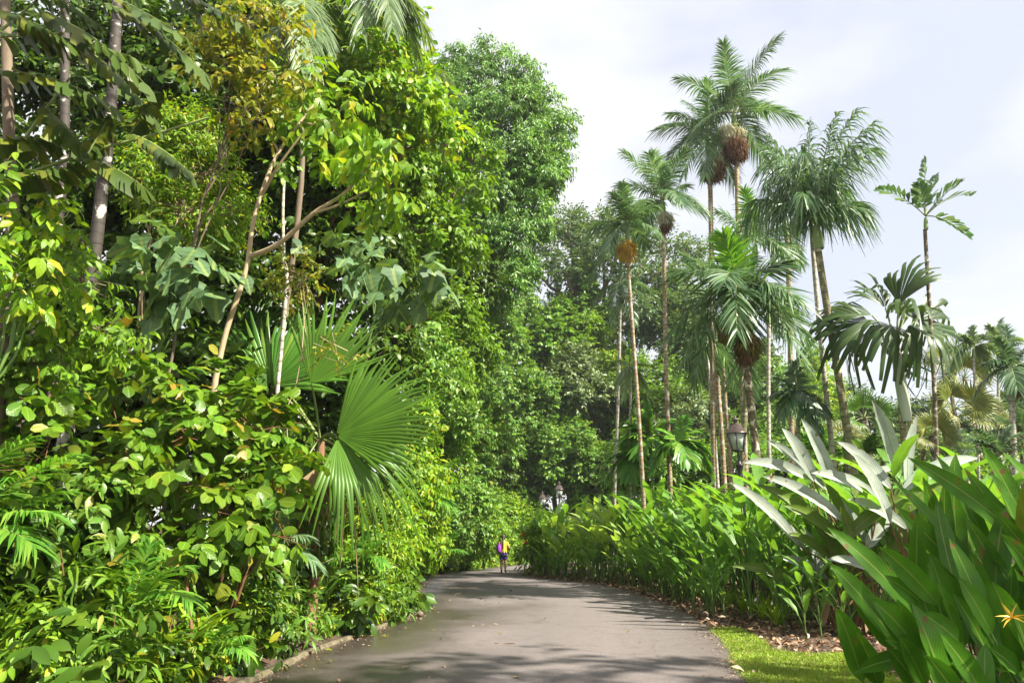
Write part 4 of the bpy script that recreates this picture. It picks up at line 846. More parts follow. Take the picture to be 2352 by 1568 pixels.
# vine covered mass in the middle distance
hum = [
    ('vine draped tower of foliage under the umbrella tree', [(1330, 630, 34, 48), (1325, 690, 50, 48), (1290, 720, 40, 47), (1370, 710, 40, 48)], 'vine', T_WIDE, .36),
    ('pale green vine covered mound left of the draped tower', [(1235, 735, 52, 46), (1215, 800, 60, 45), (1270, 790, 50, 45)], 'vine', T_WIDE, .34),
    ('broad dark leaved tree in the middle of the vine wall', [(1320, 760, 60, 47), (1380, 760, 45, 48), (1300, 800, 50, 46)], 'green', T_WIDE, .36),
    ('rounded grey green tree with a smooth domed crown', [(1320, 855, 58, 44), (1290, 910, 60, 43), (1355, 910, 58, 43.5)], 'grey', T_OVAL, .30),
    ('fresh green bush right of the domed grey green tree', [(1400, 795, 42, 47), (1385, 840, 36, 46), (1430, 830, 36, 48)], 'bright', T_NARROW, .30),
    ('yellowish green tree low behind the slender palms', [(1410, 900, 55, 46), (1440, 960, 55, 46), (1390, 990, 55, 45)], 'vine', T_TINY, .26),
    ('vine curtain above the two paired lamps', [(1300, 1010, 75, 42), (1260, 1070, 60, 42), (1340, 1080, 60, 42)], 'vine', T_WIDE, .26),
    ('leafy vine curtain directly right of the two paired lamps', [(1390, 1090, 60, 42), (1360, 1150, 50, 42), (1440, 1120, 55, 43)], 'vine', T_WIDE, .26),
    ('dark vine wall behind the walking person', [(1200, 1120, 60, 43), (1170, 1190, 45, 44), (1230, 1180, 50, 44), (1190, 1250, 36, 45)], 'green', T_OVAL, .24),
    ('hanging grey green creeper wall above the walking person', [(1150, 870, 62, 40), (1170, 960, 66, 41), (1130, 1010, 56, 40), (1220, 900, 55, 42)], 'vine', T_OVAL, .28),
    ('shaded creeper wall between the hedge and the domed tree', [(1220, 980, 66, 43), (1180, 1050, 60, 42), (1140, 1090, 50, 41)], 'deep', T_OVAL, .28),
    ('upper creeper mound below the tall pointed tree', [(1140, 770, 60, 41), (1180, 720, 45, 43), (1120, 720, 50, 40)], 'vine', T_OVAL, .28),
]
for lab, px, lf, T, Lf in hum:
    px = [(u, v, r * 1.04, Y * 1.25) for u, v, r, Y in px]; Lf *= 1.15
    c = at(*px[-1][:2], px[-1][3])
    autotree('vine_covered_tree', lab, 'tree', px, (c[0], c[1] + .5), lf, T, Lf, 2.3, k=7, twig=.6, droop=.5, up=.7, trunk_r=.25, inner=.2, nsub=12, subr=.45, twigs=False, limbs=False, group='vine covered trees closing the bend')
# forest behind the grove
for q in range(13):
    ex, ey = EL[np.searchsorted(EL[:, 1], 39) + q * 3]; xb = ex - 1.6 - rng.uniform(0, .6); yb = ey + .6 + rng.uniform(0, .8); c = np.array([xb, yb, 0.0])
    hh = rng.uniform(2.2, 4.2)
    tree('hedge_shrub', 'tall leafy hedge shrub behind the far bend of the road', 'shrub', [(xb, yb + 1.5, hh * .35, 1.3), (xb + .3, yb + 1.7, hh * .75, 1.25), (xb - .4, yb + 2.2, hh, 1.1)], (xb, yb + 2), ['vine', 'green', 'bright'][q % 3], T_OVAL, .22, 420, k=7, twig=.45, droop=.5, trunk_r=.05, limbs=False, twigs=False, inner=.25, group='hedge shrubs behind the far bend')
far = [
    ('dark forest tree behind the bare grove trunks', [(1480, 720, 60, 58), (1530, 690, 50, 60), (1590, 720, 60, 60), (1560, 800, 70, 58)], 'olive', T_TINY, .36),
    ('broad forest tree hidden behind the bushy palm', [(1650, 770, 70, 56), (1700, 820, 70, 56), (1620, 860, 70, 54)], 'deep', T_OVAL, .36),
    ('shadowy low tree between the grove trunks', [(1500, 880, 70, 54), (1560, 950, 70, 52), (1500, 1000, 60, 50)], 'green', T_OVAL, .34),
    ('grey leaved tree behind the pale palm trunks', [(1610, 960, 70, 50), (1670, 940, 60, 50), (1600, 1050, 60, 48)], 'grey', T_OVAL, .34),
    ('creeper covered tree right of the nearest lantern', [(1760, 900, 65, 48), (1720, 990, 60, 46), (1780, 1000, 60, 46)], 'vine', T_WIDE, .30),
    ('pointed bright tree left of the open sky', [(1872, 825, 26, 52), (1865, 880, 44, 52), (1900, 910, 36, 52), (1845, 950, 50, 50)], 'bright', T_TINY, .30),
    ('low forest edge left of the leaning palm', [(1820, 1000, 60, 45), (1880, 1000, 50, 46), (1750, 1060, 60, 42)], 'vine', T_OVAL, .28),
    ('small tree on the skyline beside the swollen stem palm', [(1962, 905, 22, 55), (1945, 930, 30, 55), (1990, 935, 26, 55)], 'olive', T_TINY, .3),
    ('hazy low trees on the skyline behind the far fan palms', [(2060, 960, 40, 60), (2120, 950, 40, 60), (2000, 985, 40, 58)], 'deep', T_TINY, .4),
    ('dense low trees behind the right edge palms', [(2220, 1000, 60, 50), (2300, 980, 60, 50), (2370, 960, 70, 52), (2160, 1020, 50, 48)], 'deep', T_OVAL, .36),
    ('leafy undergrowth behind the short palm trio', [(1440, 1060, 50, 34), (1520, 1090, 60, 34), (1600, 1090, 55, 34)], 'vine', T_OVAL, .24),
    ('leafy undergrowth behind the nearest lamp post', [(1690, 1080, 60, 33), (1760, 1090, 60, 33), (1830, 1080, 60, 33)], 'vine', T_OVAL, .24),
    ('low scrub under the far clump palms', [(1930, 1070, 55, 34), (2010, 1080, 50, 34), (2090, 1080, 55, 34), (2180, 1090, 55, 34), (2280, 1090, 60, 34)], 'green', T_OVAL, .24),
]
for lab, px, lf, T, Lf in far:
    c = at(*px[0][:2], px[0][3])
    autotree('forest_tree', lab, 'tree', px, (c[0], c[1] + .5), lf, T, Lf, 2.0, k=7, twig=.7, droop=.4, trunk_r=.22, inner=.2, nsub=12, subr=.45, twigs=False, limbs=False, group='forest behind the palm grove')
for q in range(15):                                  # the garden goes on to the right
    xb = 21 + (q % 5) * 7.5 + rng.uniform(-2, 2); yb = 12 + (q // 5) * 15 + rng.uniform(-3, 3); hh = rng.uniform(4, 7.5)
    if xb < .82 * yb: xb += 9
    tree('garden_tree', 'leafy garden tree beyond the right edge of the bed', 'tree', [(xb, yb, hh * .45, 2.4), (xb + .8, yb + .6, hh * .8, 2.1), (xb - .8, yb - .4, hh, 1.7), (xb + .3, yb - .8, hh * .25, 2.0)], (xb, yb), ['green', 'vine', 'deep'][q % 3], T_OVAL, .38, 420, k=7, twig=.6, trunk_r=.16, limbs=False, twigs=False, inner=.2, group='garden trees beyond the right edge')
# hedge of vine hung trees along the outer edge of the road
hed = [
    ('vine hung hedge tree right beside the fan palm tips', [(960, 760, 80, 19), (930, 850, 70, 18.5), (1000, 840, 60, 20)], 'vine', T_OVAL, .19),
    ('hedge tree with hanging creepers beyond the fan palm', [(1040, 700, 70, 23), (1070, 800, 70, 25), (1030, 880, 60, 23)], 'green', T_OVAL, .2),
    ('yellow green creeper hedge left of the walking person', [(1010, 960, 70, 22), (1060, 980, 60, 25), (1020, 1060, 60, 23)], 'vine', T_OVAL, .17),
    ('bright lower creeper hedge behind the fan palm leaf tips', [(950, 970, 60, 18.5), (930, 1080, 70, 18), (980, 1110, 60, 20)], 'bright', T_OVAL, .17),
    ('tall creeper wall nearest to the bend on the outer side', [(1100, 900, 60, 30), (1110, 1000, 60, 31), (1090, 1090, 55, 30)], 'vine', T_OVAL, .22),
    ('creeper hedge base between the fern palms and the bend', [(1060, 1150, 55, 27), (1030, 1210, 50, 25), (1085, 1210, 45, 29)], 'vine', T_OVAL, .18),
    ('leafy hedge base near the drain inlet', [(950, 1190, 55, 18.5), (900, 1220, 60, 17), (985, 1240, 45, 21)], 'bright', T_OVAL, .15),
    ('leafy hedge base at the far end behind the person', [(1110, 1190, 45, 33), (1130, 1230, 36, 35.5), (1090, 1250, 32, 32)], 'green', T_OVAL, .2),
    ('dark hollow hedge tree under the fine leaved tall tree', [(1060, 600, 70, 26), (1090, 660, 60, 27), (1040, 760, 50, 25)], 'deep', T_OVAL, .2),
    ('leafy hedge base under the fan palm', [(850, 1180, 60, 15.5), (830, 1250, 50, 15), (880, 1290, 45, 15.5)], 'bright', T_LANCE, .15),
]
for lab, px, lf, T, Lf in hed:
    c = at(*px[-1][:2], px[-1][3])
    autotree('vine_hedge_tree', lab, 'tree', px, (min(c[0], float(xl(min(36, c[1]))) - .8), c[1]), lf, T, Lf, 1.9, k=7, twig=.4, droop=.6, up=.7, trunk_r=.1, inner=.2, nsub=14, subr=.42, limbs=False, group='vine hung hedge on the outer side of the road')
# big bright tree
autotree('broadleaf_tree', 'sunlit bright green tree with large leaves, its crown cut by the top edge', 'tree',
    [(700, 150, 60, 13.5), (780, 90, 100, 14), (870, 60, 70, 14.5), (940, 60, 30, 15), (830, 190, 110, 13.5), (930, 170, 60, 15), (900, 260, 100, 14), (980, 250, 45, 15), (760, 260, 80, 13), (1005, 320, 40, 15), (700, 230, 60, 13)],
    (-5.6, 14.5), 'bright', T_ELL, .22, 1.2, k=7, twig=.5, droop=.6, up=.7, trunk_r=.16, bark='barkred', nsub=18, subr=.36, fork=.5)
autotree('broadleaf_tree', 'glossy mid green tree on the shoulder below the bright tree', 'tree',
    [(1040, 300, 60, 18), (1080, 360, 45, 18.5), (960, 370, 90, 17.5), (1050, 440, 75, 18), (920, 460, 90, 17), (1000, 530, 80, 17.5), (1050, 560, 50, 18), (880, 380, 80, 16.5), (960, 610, 70, 17.5)],
    (-5.4, 18.5), 'green', T_ELL, .22, .95, k=7, twig=.45, droop=.7, up=.7, trunk_r=.16, bark='barkred', nsub=18, subr=.36)
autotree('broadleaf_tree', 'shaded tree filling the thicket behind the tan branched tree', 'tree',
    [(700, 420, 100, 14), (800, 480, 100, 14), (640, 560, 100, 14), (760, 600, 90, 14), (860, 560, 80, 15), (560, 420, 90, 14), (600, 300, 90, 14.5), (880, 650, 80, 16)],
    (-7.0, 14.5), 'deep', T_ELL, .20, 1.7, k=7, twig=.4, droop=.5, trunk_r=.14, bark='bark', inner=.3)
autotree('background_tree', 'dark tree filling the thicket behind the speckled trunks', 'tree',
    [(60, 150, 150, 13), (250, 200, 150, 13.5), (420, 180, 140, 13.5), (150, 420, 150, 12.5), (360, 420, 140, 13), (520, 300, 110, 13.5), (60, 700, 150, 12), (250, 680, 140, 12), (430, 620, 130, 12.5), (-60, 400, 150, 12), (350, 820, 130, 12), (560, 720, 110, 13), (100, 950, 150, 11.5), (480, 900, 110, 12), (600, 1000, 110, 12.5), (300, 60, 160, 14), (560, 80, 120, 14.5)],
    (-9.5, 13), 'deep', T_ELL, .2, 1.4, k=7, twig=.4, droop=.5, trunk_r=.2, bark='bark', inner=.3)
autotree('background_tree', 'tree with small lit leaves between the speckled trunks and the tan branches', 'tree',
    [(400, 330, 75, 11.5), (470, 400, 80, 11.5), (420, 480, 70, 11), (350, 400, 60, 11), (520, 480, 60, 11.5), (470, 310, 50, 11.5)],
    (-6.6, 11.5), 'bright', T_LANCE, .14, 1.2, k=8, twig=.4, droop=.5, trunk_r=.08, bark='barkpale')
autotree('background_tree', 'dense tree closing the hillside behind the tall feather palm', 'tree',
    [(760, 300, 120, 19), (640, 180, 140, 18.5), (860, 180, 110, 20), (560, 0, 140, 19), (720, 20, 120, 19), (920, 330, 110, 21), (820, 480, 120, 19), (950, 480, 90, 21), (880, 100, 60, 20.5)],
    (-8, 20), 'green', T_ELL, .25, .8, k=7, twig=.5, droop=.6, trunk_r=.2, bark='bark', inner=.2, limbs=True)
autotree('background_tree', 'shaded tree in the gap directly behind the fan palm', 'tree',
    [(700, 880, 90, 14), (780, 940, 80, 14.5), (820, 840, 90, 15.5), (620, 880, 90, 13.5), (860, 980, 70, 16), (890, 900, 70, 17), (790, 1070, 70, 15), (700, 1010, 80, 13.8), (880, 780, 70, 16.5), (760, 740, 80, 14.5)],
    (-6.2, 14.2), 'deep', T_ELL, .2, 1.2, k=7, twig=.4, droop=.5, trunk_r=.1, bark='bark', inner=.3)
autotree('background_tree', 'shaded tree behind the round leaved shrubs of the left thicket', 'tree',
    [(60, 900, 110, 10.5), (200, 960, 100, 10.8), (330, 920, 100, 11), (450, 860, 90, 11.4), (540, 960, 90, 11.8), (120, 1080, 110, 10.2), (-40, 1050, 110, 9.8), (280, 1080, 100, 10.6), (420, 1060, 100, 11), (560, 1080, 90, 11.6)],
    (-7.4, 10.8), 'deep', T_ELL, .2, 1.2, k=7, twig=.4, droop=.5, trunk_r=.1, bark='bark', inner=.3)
# yellow leaved sparse tree
autotree('sparse_tree', 'sparse tree with yellowing leaves and bare twigs overhanging from the upper left', 'tree',
    [(560, 60, 80, 9), (640, 170, 70, 9), (520, 170, 60, 9), (480, 70, 60, 9), (600, 270, 50, 9), (540, 240, 50, 9), (650, 60, 50, 9.3)],
    (-5.3, 9.6), 'yellow', T_OVAL, .15, .5, k=6, twig=.35, droop=.5, trunk_r=.035, bark='bark', fork=.6, inner=.3)
# left edge trees with thin pale leaves
autotree('shrub', 'bright lime leaves on a drooping bush at the left picture edge', 'shrub',
    [(20, 470, 80, 6.5), (70, 560, 75, 6.6), (130, 640, 65, 6.7), (40, 660, 70, 6.5), (100, 500, 40, 6.6)],
    (-5.4, 6.8), 'bright', T_OVAL, .18, .8, k=7, twig=.35, droop=.8, up=.6, trunk_r=.04, bark='stem', inner=.2)
autotree('shrub', 'thin leaved shrub crossing in front of the speckled trunks', 'shrub',
    [(190, 650, 60, 7.6), (120, 760, 75, 7.4), (230, 760, 55, 7.8), (60, 840, 70, 7.2), (170, 560, 40, 7.6)],
    (-5.4, 7.8), 'green', T_OVAL, .13, 1.0, k=7, twig=.35, droop=.7, up=.6, trunk_r=.04, bark='bark', inner=.2)
# round leaved shrubs
rs = [
    ('large round leaved shrub left of the fan palm, glossy puckered leaves', [(600, 1000, 85, 9.4), (520, 930, 80, 9.6), (660, 1080, 60, 9.4), (560, 1090, 70, 9.2)], (-3.9, 9.6), .21, 1.1),
    ('round leaved shrub in the middle of the left thicket with one orange leaf', [(280, 850, 70, 8.8), (380, 900, 80, 8.9), (220, 870, 60, 8.6), (440, 990, 80, 8.8)], (-4.7, 9.0), .22, 1.0),
    ('round leaved shrub low in the left thicket over the dark gap', [(300, 1060, 80, 8.2), (400, 1120, 80, 8.3), (220, 1130, 70, 8.0), (520, 1180, 60, 8.6)], (-4.6, 8.5), .21, 1.0),
    ('round leaved shrub at the left edge under the lime bush', [(40, 930, 80, 7.2), (120, 1000, 70, 7.4), (30, 1080, 60, 7.0)], (-5.6, 7.4), .19, 1.0),
    ('round leaved shrub near the bottom left corner', [(210, 1420, 70, 7.2), (310, 1480, 60, 7.3), (120, 1480, 60, 6.9), (230, 1340, 40, 7.4)], (-4.5, 7.5), .2, .6),
    ('small shrub with one pale yellow lit leaf under the fan palm', [(600, 1150, 45, 8.9), (640, 1230, 45, 9.2), (560, 1240, 40, 9)], (-3.7, 9.3), .22, .7),
]
for lab, px, b, Lf, dn in rs:
    autotree('round_leaf_shrub', lab, 'shrub', px, b, 'round', T_ROUND, Lf, dn, k=5, twig=.3, droop=.55, up=.7, trunk_r=.035, bark='redstem', inner=.15, nsub=12, jit=.45, fork=.3, group='round leaved shrubs of the left thicket')
for lab, px, b in [('grey green bush with big soft leaves left of the tan trunk', [(330, 610, 55, 9.2), (420, 580, 50, 9.3), (470, 620, 50, 9.2), (390, 650, 45, 9.0)], (-5.2, 9.8)),
                   ('grey green lobed leaf bush above the fan palm', [(800, 590, 55, 12.5), (880, 600, 60, 12.6), (950, 640, 50, 12.8), (900, 680, 45, 12.4), (1000, 620, 30, 13)], (-4.2, 13.2))]:
    autotree('lobed_leaf_shrub', lab, 'shrub', px, b, 'macaranga', T_LOBED, .34, .5, k=3, twig=.55, droop=.8, up=.75, trunk_r=.05, bark='stem', inner=.05, nsub=8, fork=.7)
autotree('vine_shrub', 'pale yellow green vine spray draped over the fan palm', 'vine', [(700, 630, 50, 10.8), (765, 795, 32, 10.0), (800, 830, 22, 9.8), (660, 620, 40, 11)], (-3.9, 11.2), 'yellow', T_OVAL, .10, .32, k=7, twig=.3, droop=.5, trunk_r=.02, bark='barkpale', fork=.7)
# the tan branched tree
e_ = empty('tan_branched_tree', (at(500, 840, 10)[0], 10, 0.2), 'slim tan barked tree forking above the fan palm, few leafy tips', 'tree')
b0 = np.array(e_.location); g = G()
def bl(pts, r0, r1, Y):
    P = catmull([at(u, v, Y + d) for u, v, d in pts], 5); tube(g, P, np.linspace(r0, r1, len(P)), 8); return P
g2pts = []
P = np.concatenate([[b0], catmull([at(u, v, 10 + d) for u, v, d in [(495, 870, 0), (520, 760, 0), (565, 620, 0), (580, 520, 0), (605, 430, .1), (640, 350, .2), (690, 280, .3), (730, 230, .4)]], 5)]); tube(g, P, np.linspace(.046, .02, len(P)), 9); g2pts.append(P[-1])
for pts, r in [([(572, 590, 0), (640, 560, -.2), (720, 490, -.4), (790, 445, -.5), (850, 380, -.5), (880, 345, -.5)], .045), ([(600, 450, .1), (628, 400, -.1), (655, 360, -.2), (700, 300, -.3)], .035), ([(720, 490, -.4), (780, 470, -.6), (840, 440, -.7)], .022), ([(640, 350, .2), (600, 260, .3), (590, 180, .3)], .022), ([(690, 280, .3), (760, 300, .1), (800, 330, 0)], .02)]:
    g2pts.append(bl(pts, r, .012, 10)[-1])
g.build('trunk', M['barkpale'], e_, True, b0)
g = G(); B = [(*p, .42) for p in g2pts] + [(*at(760, 240, 10.2), .6), (*at(830, 290, 9.8), .5), (*at(700, 210, 10.3), .5), (*at(850, 420, 9.4), .35)]
Pp, O = clump_points(B, 110, 6, .5); sprays(g, Pp, O, T_ELL, .24, 7, .4, .8, .7); g.build('crown', M['bright'], e_, False, b0)
for lab, pts, r in [('thin dark reddish pole left of the fan palm trunk', [(660, 1450, 10.9), (668, 1380, 10.9), (672, 1290, 11), (690, 1180, 11.1)], .028), ('reddish stem among the left edge undergrowth', [(430, 1530, 8.0), (440, 1450, 8.0), (430, 1340, 8.1), (460, 1240, 8.3)], .022), ('brown stem low in the thicket beside the fan palm trunk', [(712, 1420, 11.8), (720, 1330, 11.8), (745, 1230, 12)], .016), ('pale grey pole stem deep behind the tan tree', [(655, 700, 12), (652, 600, 12), (650, 480, 12.2), (655, 380, 12.4)], .035)]:
    P = [at(*q) for q in pts]; b = P[0].copy(); b[2] = float(hterr(np.array(b[0]), np.array(b[1]))) - .03
    e2 = empty('sapling', b, lab, 'sapling'); g = G(); C = catmull([b] + P, 6); tube(g, C, np.linspace(r * 1.2, r * .7, len(C)), 7); g.build('trunk', M['greytrunk' if 'grey' in lab else 'redstem'], e2, True, b)
    g = G(); Q = np.repeat(P[-1][None], 8, 0); sprays(g, Q, nrm(rng.normal(0, 1, (8, 3)) + UP * .4), T_ELL, .18, 6, .5, .6, .7); g.build('crown', M['green'], e2, False, b)

# understory of the left planting: rows of shrubs behind the kerb
def make_bush(name, label, cat, leafm, T, Lf, h, r, n, k=7, twig=.3, droop=.5, group=None, bark='redstem', stems=5):
    e_ = empty(name, (0, 0, 0), label, cat, group)
    B = [(rng.normal(0, r * .35), rng.normal(0, r * .35), h * q, r * (.75 if q > .6 else .9)) for q in (.3, .5, .65, .8)]
    g = G()
    for q in range(stems): limb(g, rng.normal(0, .06, 3) * [1, 1, 0], np.array(B[q % 4][:3]) + rng.normal(0, r * .4, 3), .016, .006, .2, 7, 5)
    g.build('stem', M[bark], e_, True)
    g = G(); P, O = clump_points(B, n, 9, .45, .8, .15); P[:, 2] = np.maximum(P[:, 2], .06); sprays(g, P, O, T, Lf, k, twig, droop, .8); g.build('foliage', M[leafm], e_); return e_
def make_strap_plant(name, label, cat, leafm, nl, pet, Lw, th, curv, group=None, stem=0, fold=.25, seg=8, spread=1, pr=.008, prof=None, lean=None):
    e_ = empty(name, (0, 0, 0), label, cat, group)
    a = rng.uniform(0, 6.28)
    if stem:
        g = G(); tube(g, [(0, 0, 0), (0, 0, stem * .5), (0, 0, stem)], [pr * 2, pr * 1.7, pr], 6); g.build('stem', M['stem'], e_, True)
    for q in range(nl):
        g = G(); L, W = Lw; s = rng.uniform(.75, 1.15); zz = stem * (q + .5) / nl if stem else 0
        az = a + q * 2.4 * spread if not lean else lean + rng.normal(0, .9)
        strap(g, (0, 0, zz), az, rng.uniform(*th), rng.uniform(*curv), pet * rng.uniform(.8, 1.2), L * s, W * rng.uniform(.85, 1.15), seg, fold, rng.normal(0, .35), 0, 1, pr, prof)
        g.build('leaf', [M[leafm], M['stem']], e_)
    return e_
GK = 'low plants along the left kerb'
def kp_(x, y): return (x, y, float(hterr(np.array(x), np.array(y))))
low = [make_bush('ground_plant', 'low plant with small oval leaves spilling over the left kerb', 'plant', 'bright', T_OVAL, .10, .30, .27, 60, 6, .16, .4, 'small oval leaved plants at the left kerb', 'stem', 4),
       make_bush('ground_plant', 'low bushy plant with narrow leaves behind the left kerb', 'plant', 'vine', T_LANCE, .14, .6, .3, 50, 7, .22, .4, 'narrow leaved plants behind the left kerb', 'stem', 5),
       make_bush('ground_plant', 'low dark plant with broad pointed leaves behind the left kerb', 'plant', 'deep', T_ELL, .17, .5, .3, 34, 6, .22, .5, 'dark broad leaved plants behind the left kerb', 'redstem', 5),
       make_strap_plant('strap_plant', 'tuft of arching strap leaves in the left planting', 'plant', 'bright', 9, .1, (.5, .055), (.2, .5), (.9, 1.6), 'strap leaved tufts in the left planting', 0)]
mid = [make_bush('understory_shrub', 'waist high shrub with pointed leaves in the left planting', 'shrub', 'green', T_LANCE, .19, 1.0, .42, 60, 7, .3, .5, 'pointed leaf shrubs in the left planting'),
       make_bush('understory_shrub', 'waist high lime green shrub with oval leaves in the left planting', 'shrub', 'bright', T_OVAL, .14, .95, .4, 85, 7, .28, .5, 'lime green shrubs in the left planting'),
       make_bush('understory_shrub', 'waist high shrub with round puckered leaves in the left planting', 'shrub', 'round', T_ROUND, .19, 1.1, .42, 50, 5, .28, .6, 'puckered leaf shrubs in the left planting'),
       make_strap_plant('ginger_plant', 'leafy cane with paired blades rising from the left planting', 'plant', 'green', 9, .03, (.42, .09), (.6, 1.0), (.3, .9), 'ginger canes in the left planting', 1.3, spread=1.3)]
hi = [make_bush('understory_shrub', 'head high dark shrub behind the front row of the left planting', 'shrub', 'deep', T_ELL, .2, 2.0, .7, 150, 7, .35, .6, 'dark shrubs behind the front row on the left', 'bark'),
      make_bush('understory_shrub', 'head high leafy shrub behind the front row of the left planting', 'shrub', 'vine', T_OVAL, .16, 1.9, .65, 190, 7, .35, .6, 'leafy shrubs behind the front row on the left', 'bark')]
first = set()
def put(proto, x, y, rz, s):
    if proto.name not in first:
        first.add(proto.name); KIDS[proto.name] = list(proto.children); proto.location = kp_(x, y); proto.rotation_euler = (0, 0, rz); proto.scale = (s,) * 3; return proto
    return copy_tree(proto, kp_(x, y), rz, s)
y = 6.2
while y < 36:
    st = .22 + .012 * y
    for row, (protos, dx, sc, pr_) in enumerate([(low, .28, .9, .8), (low, .55, 1.25, .7), (mid, .75, .7, .8), (mid, 1.3, 1.05, .75), (hi, 2.4, 1.0, .42)]):
        if rng.random() > pr_: continue
        if row < 2 and 17.3 < y < 19.2: continue
        if row >= 2 and 10.2 < y < 12.4: continue
        if row in (2, 3) and y < 9.6 and rng.random() < .65: continue
        p = protos[rng.choice(len(protos), p={3: [.42, .33, .25], 4: [.3, .28, .22, .2], 2: [.55, .45]}[len(protos)])]
        if row == 0 and y < 12.5: dx += .14
        yy_ = y + rng.normal(0, .12); s = sc * rng.uniform(.75, 1.2) * (1 + .006 * y)
        put(p, float(xl(yy_)) - dx * rng.uniform(.8, 1.2) - .05 * (row < 2), yy_, rng.uniform(0, 6.28), s)
    y += st
fe = EL[(EL[:, 1] > 35) & (EL[:, 1] < 54.5)]; fn = nrm(np.gradient(fe, axis=0))
for q in range(len(fe)):
    for dd in (.3, .75, 1.3):
        c = fe[q] + np.array([-fn[q, 1], fn[q, 0]]) * dd * rng.uniform(.8, 1.3); pr_ = low if dd < .6 else mid
        put(pr_[rng.integers(len(pr_))], c[0], c[1], rng.uniform(0, 6.28), rng.uniform(1.0, 1.5))
# denser corner bottom left
for q in range(26):
    x = rng.uniform(-7.2, -3.5); y_ = rng.uniform(5.6, 8.6)
    if x > xl(y_) - .4: continue
    d = xl(y_) - x; pr_ = low if d < .9 else (mid[:1] if d < 2.2 or rng.random() < .4 else hi[:1])
    put(pr_[rng.integers(len(pr_))], x, y_, rng.uniform(0, 6.28), rng.uniform(.75, 1.15))
# dark interior bush mass behind the lower left gap
for q, (px, b) in enumerate([([(250, 1240, 120, 9.6), (420, 1260, 110, 10), (560, 1290, 80, 10.6), (120, 1250, 120, 9), (-20, 1250, 120, 8.6)], (-6.2, 10)), ([(700, 1240, 70, 11.5), (640, 1330, 60, 11.2), (790, 1290, 50, 13), (720, 1130, 80, 12)], (-5.2, 12))]):
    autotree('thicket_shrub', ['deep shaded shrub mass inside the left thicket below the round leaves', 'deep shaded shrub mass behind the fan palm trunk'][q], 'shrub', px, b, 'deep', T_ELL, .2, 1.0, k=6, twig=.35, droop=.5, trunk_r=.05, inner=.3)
# red ginger flowers
for q, (u, v, Y) in enumerate([(757, 1322, 13.2), (1203, 1228, 30.5), (1208, 1246, 30.4)]):
    c = at(u, v, Y); b = c.copy(); b[2] = float(hterr(np.array(c[0]), np.array(c[1])))
    e_ = empty('red_flower', b, ['single red flower on a stalk by the left hedge', 'upper red flower on the dark bush at the bend', 'lower red flower on the dark bush at the bend'][q], 'flower')
    g = G(); limb(g, b, c, .01, .006, .05, 7, 5); g.build('stem', M['stem'], e_, True, b)
    g = G(); D = nrm(rng.normal(0, 1, (16, 3)) + UP * .8); g.inst(T_OVAL, frames(D, rng.normal(0, 1, (16, 3))) * .11, np.repeat(c[None], 16, 0)); g.build('petals', M['red'], e_, False, b)

# ------------------------------------------------------------------ bed right of the road
GH = 'green heliconia stand along the right side of the road'
hel = [make_strap_plant('heliconia', 'tall green heliconia shoot in the bed right of the road', 'plant', 'helic', 7, .75, (.95, .22), (.12, .4), (.4, 1.2), GH, 1.5, .22, 8, 1, .014) for q in range(5)]
ban = [make_strap_plant('banana_plant', 'pale green wide leaved plant in the bed near the paired lamps', 'plant', 'banana', 6, .7, (1.0, .27), (.15, .45), (.5, 1.3), 'pale wide leaved plants near the paired lamps', 1.4, .15, 8, 1, .016) for q in range(3)]
tuf = [make_strap_plant('strap_tuft', 'low tuft of strap leaves on the mulch by the right road edge', 'plant', 'bright', 14, .05, (.5, .05), (.05, .5), (.5, 1.3), 'strap leaf tufts on the mulch by the right road edge', 0, .3, 6, 1, .006)]
pts = []
tries = 0
while len(pts) < 250 and tries < 20000:
    tries += 1
    y_ = rng.uniform(11.5, 32.5); d = .5 + 5.5 * rng.random() ** 1.3 ; x = float(xr(y_)) + d
    if y_ < 14.5 and d < 1.4: continue
    if y_ < 13.3 and d < 3.0: continue
    if x > 10 + .12 * y_: continue
    if any((x - a) ** 2 + (y_ - b) ** 2 < .40 ** 2 for a, b in pts): continue
    pts.append((x, y_))
for x, y_ in pts:
    d = x - float(xr(y_)); kind = ban if (y_ > 20 and x < 4.2 and rng.random() < .8) else hel
    s = rng.uniform(.9, 1.2) * (.75 if d < .9 else 1.0) * (1.08 if y_ > 20 else 1)
    if y_ > 27 and x < 3: s *= .95
    put(kind[rng.integers(len(kind))], x, y_, rng.uniform(0, 6.28), s)
for q in range(44):
    y_ = 14.5 + 15.5 * rng.random(); x = float(xr(y_)) + rng.uniform(.28, .75)
    put(hel[q % 5], x, y_, rng.uniform(0, 6.28), rng.uniform(.38, .62))
# dark bush at the inside of the bend
autotree('bend_shrub', 'dark fountain shaped shrub on the inside of the bend beside the person', 'shrub', [(1235, 1215, 34, 32), (1270, 1205, 34, 31.5), (1250, 1260, 34, 31.5), (1225, 1270, 26, 32)], (1.5, 32), 'green', T_LANCE, .34, 1.2, k=8, twig=.5, droop=.3, trunk_r=.05)
autotree('bend_shrub', 'sunny yellow leaved shrub closing the road at the bend', 'shrub', [(1180, 1262, 24, 46), (1205, 1265, 24, 46), (1160, 1255, 24, 46.5)], (at(1190, 1280, 46)[0], 46), 'bright', T_OVAL, .2, 1.1, k=7, twig=.4, trunk_r=.04)
for q in range(34):
    x = rng.uniform(8.5, 16); y_ = rng.uniform(5.5, 15)
    if x < .86 * y_ + .8: continue
    put(hel[q % 5], x, y_, rng.uniform(0, 6.28), rng.uniform(.85, 1.15))
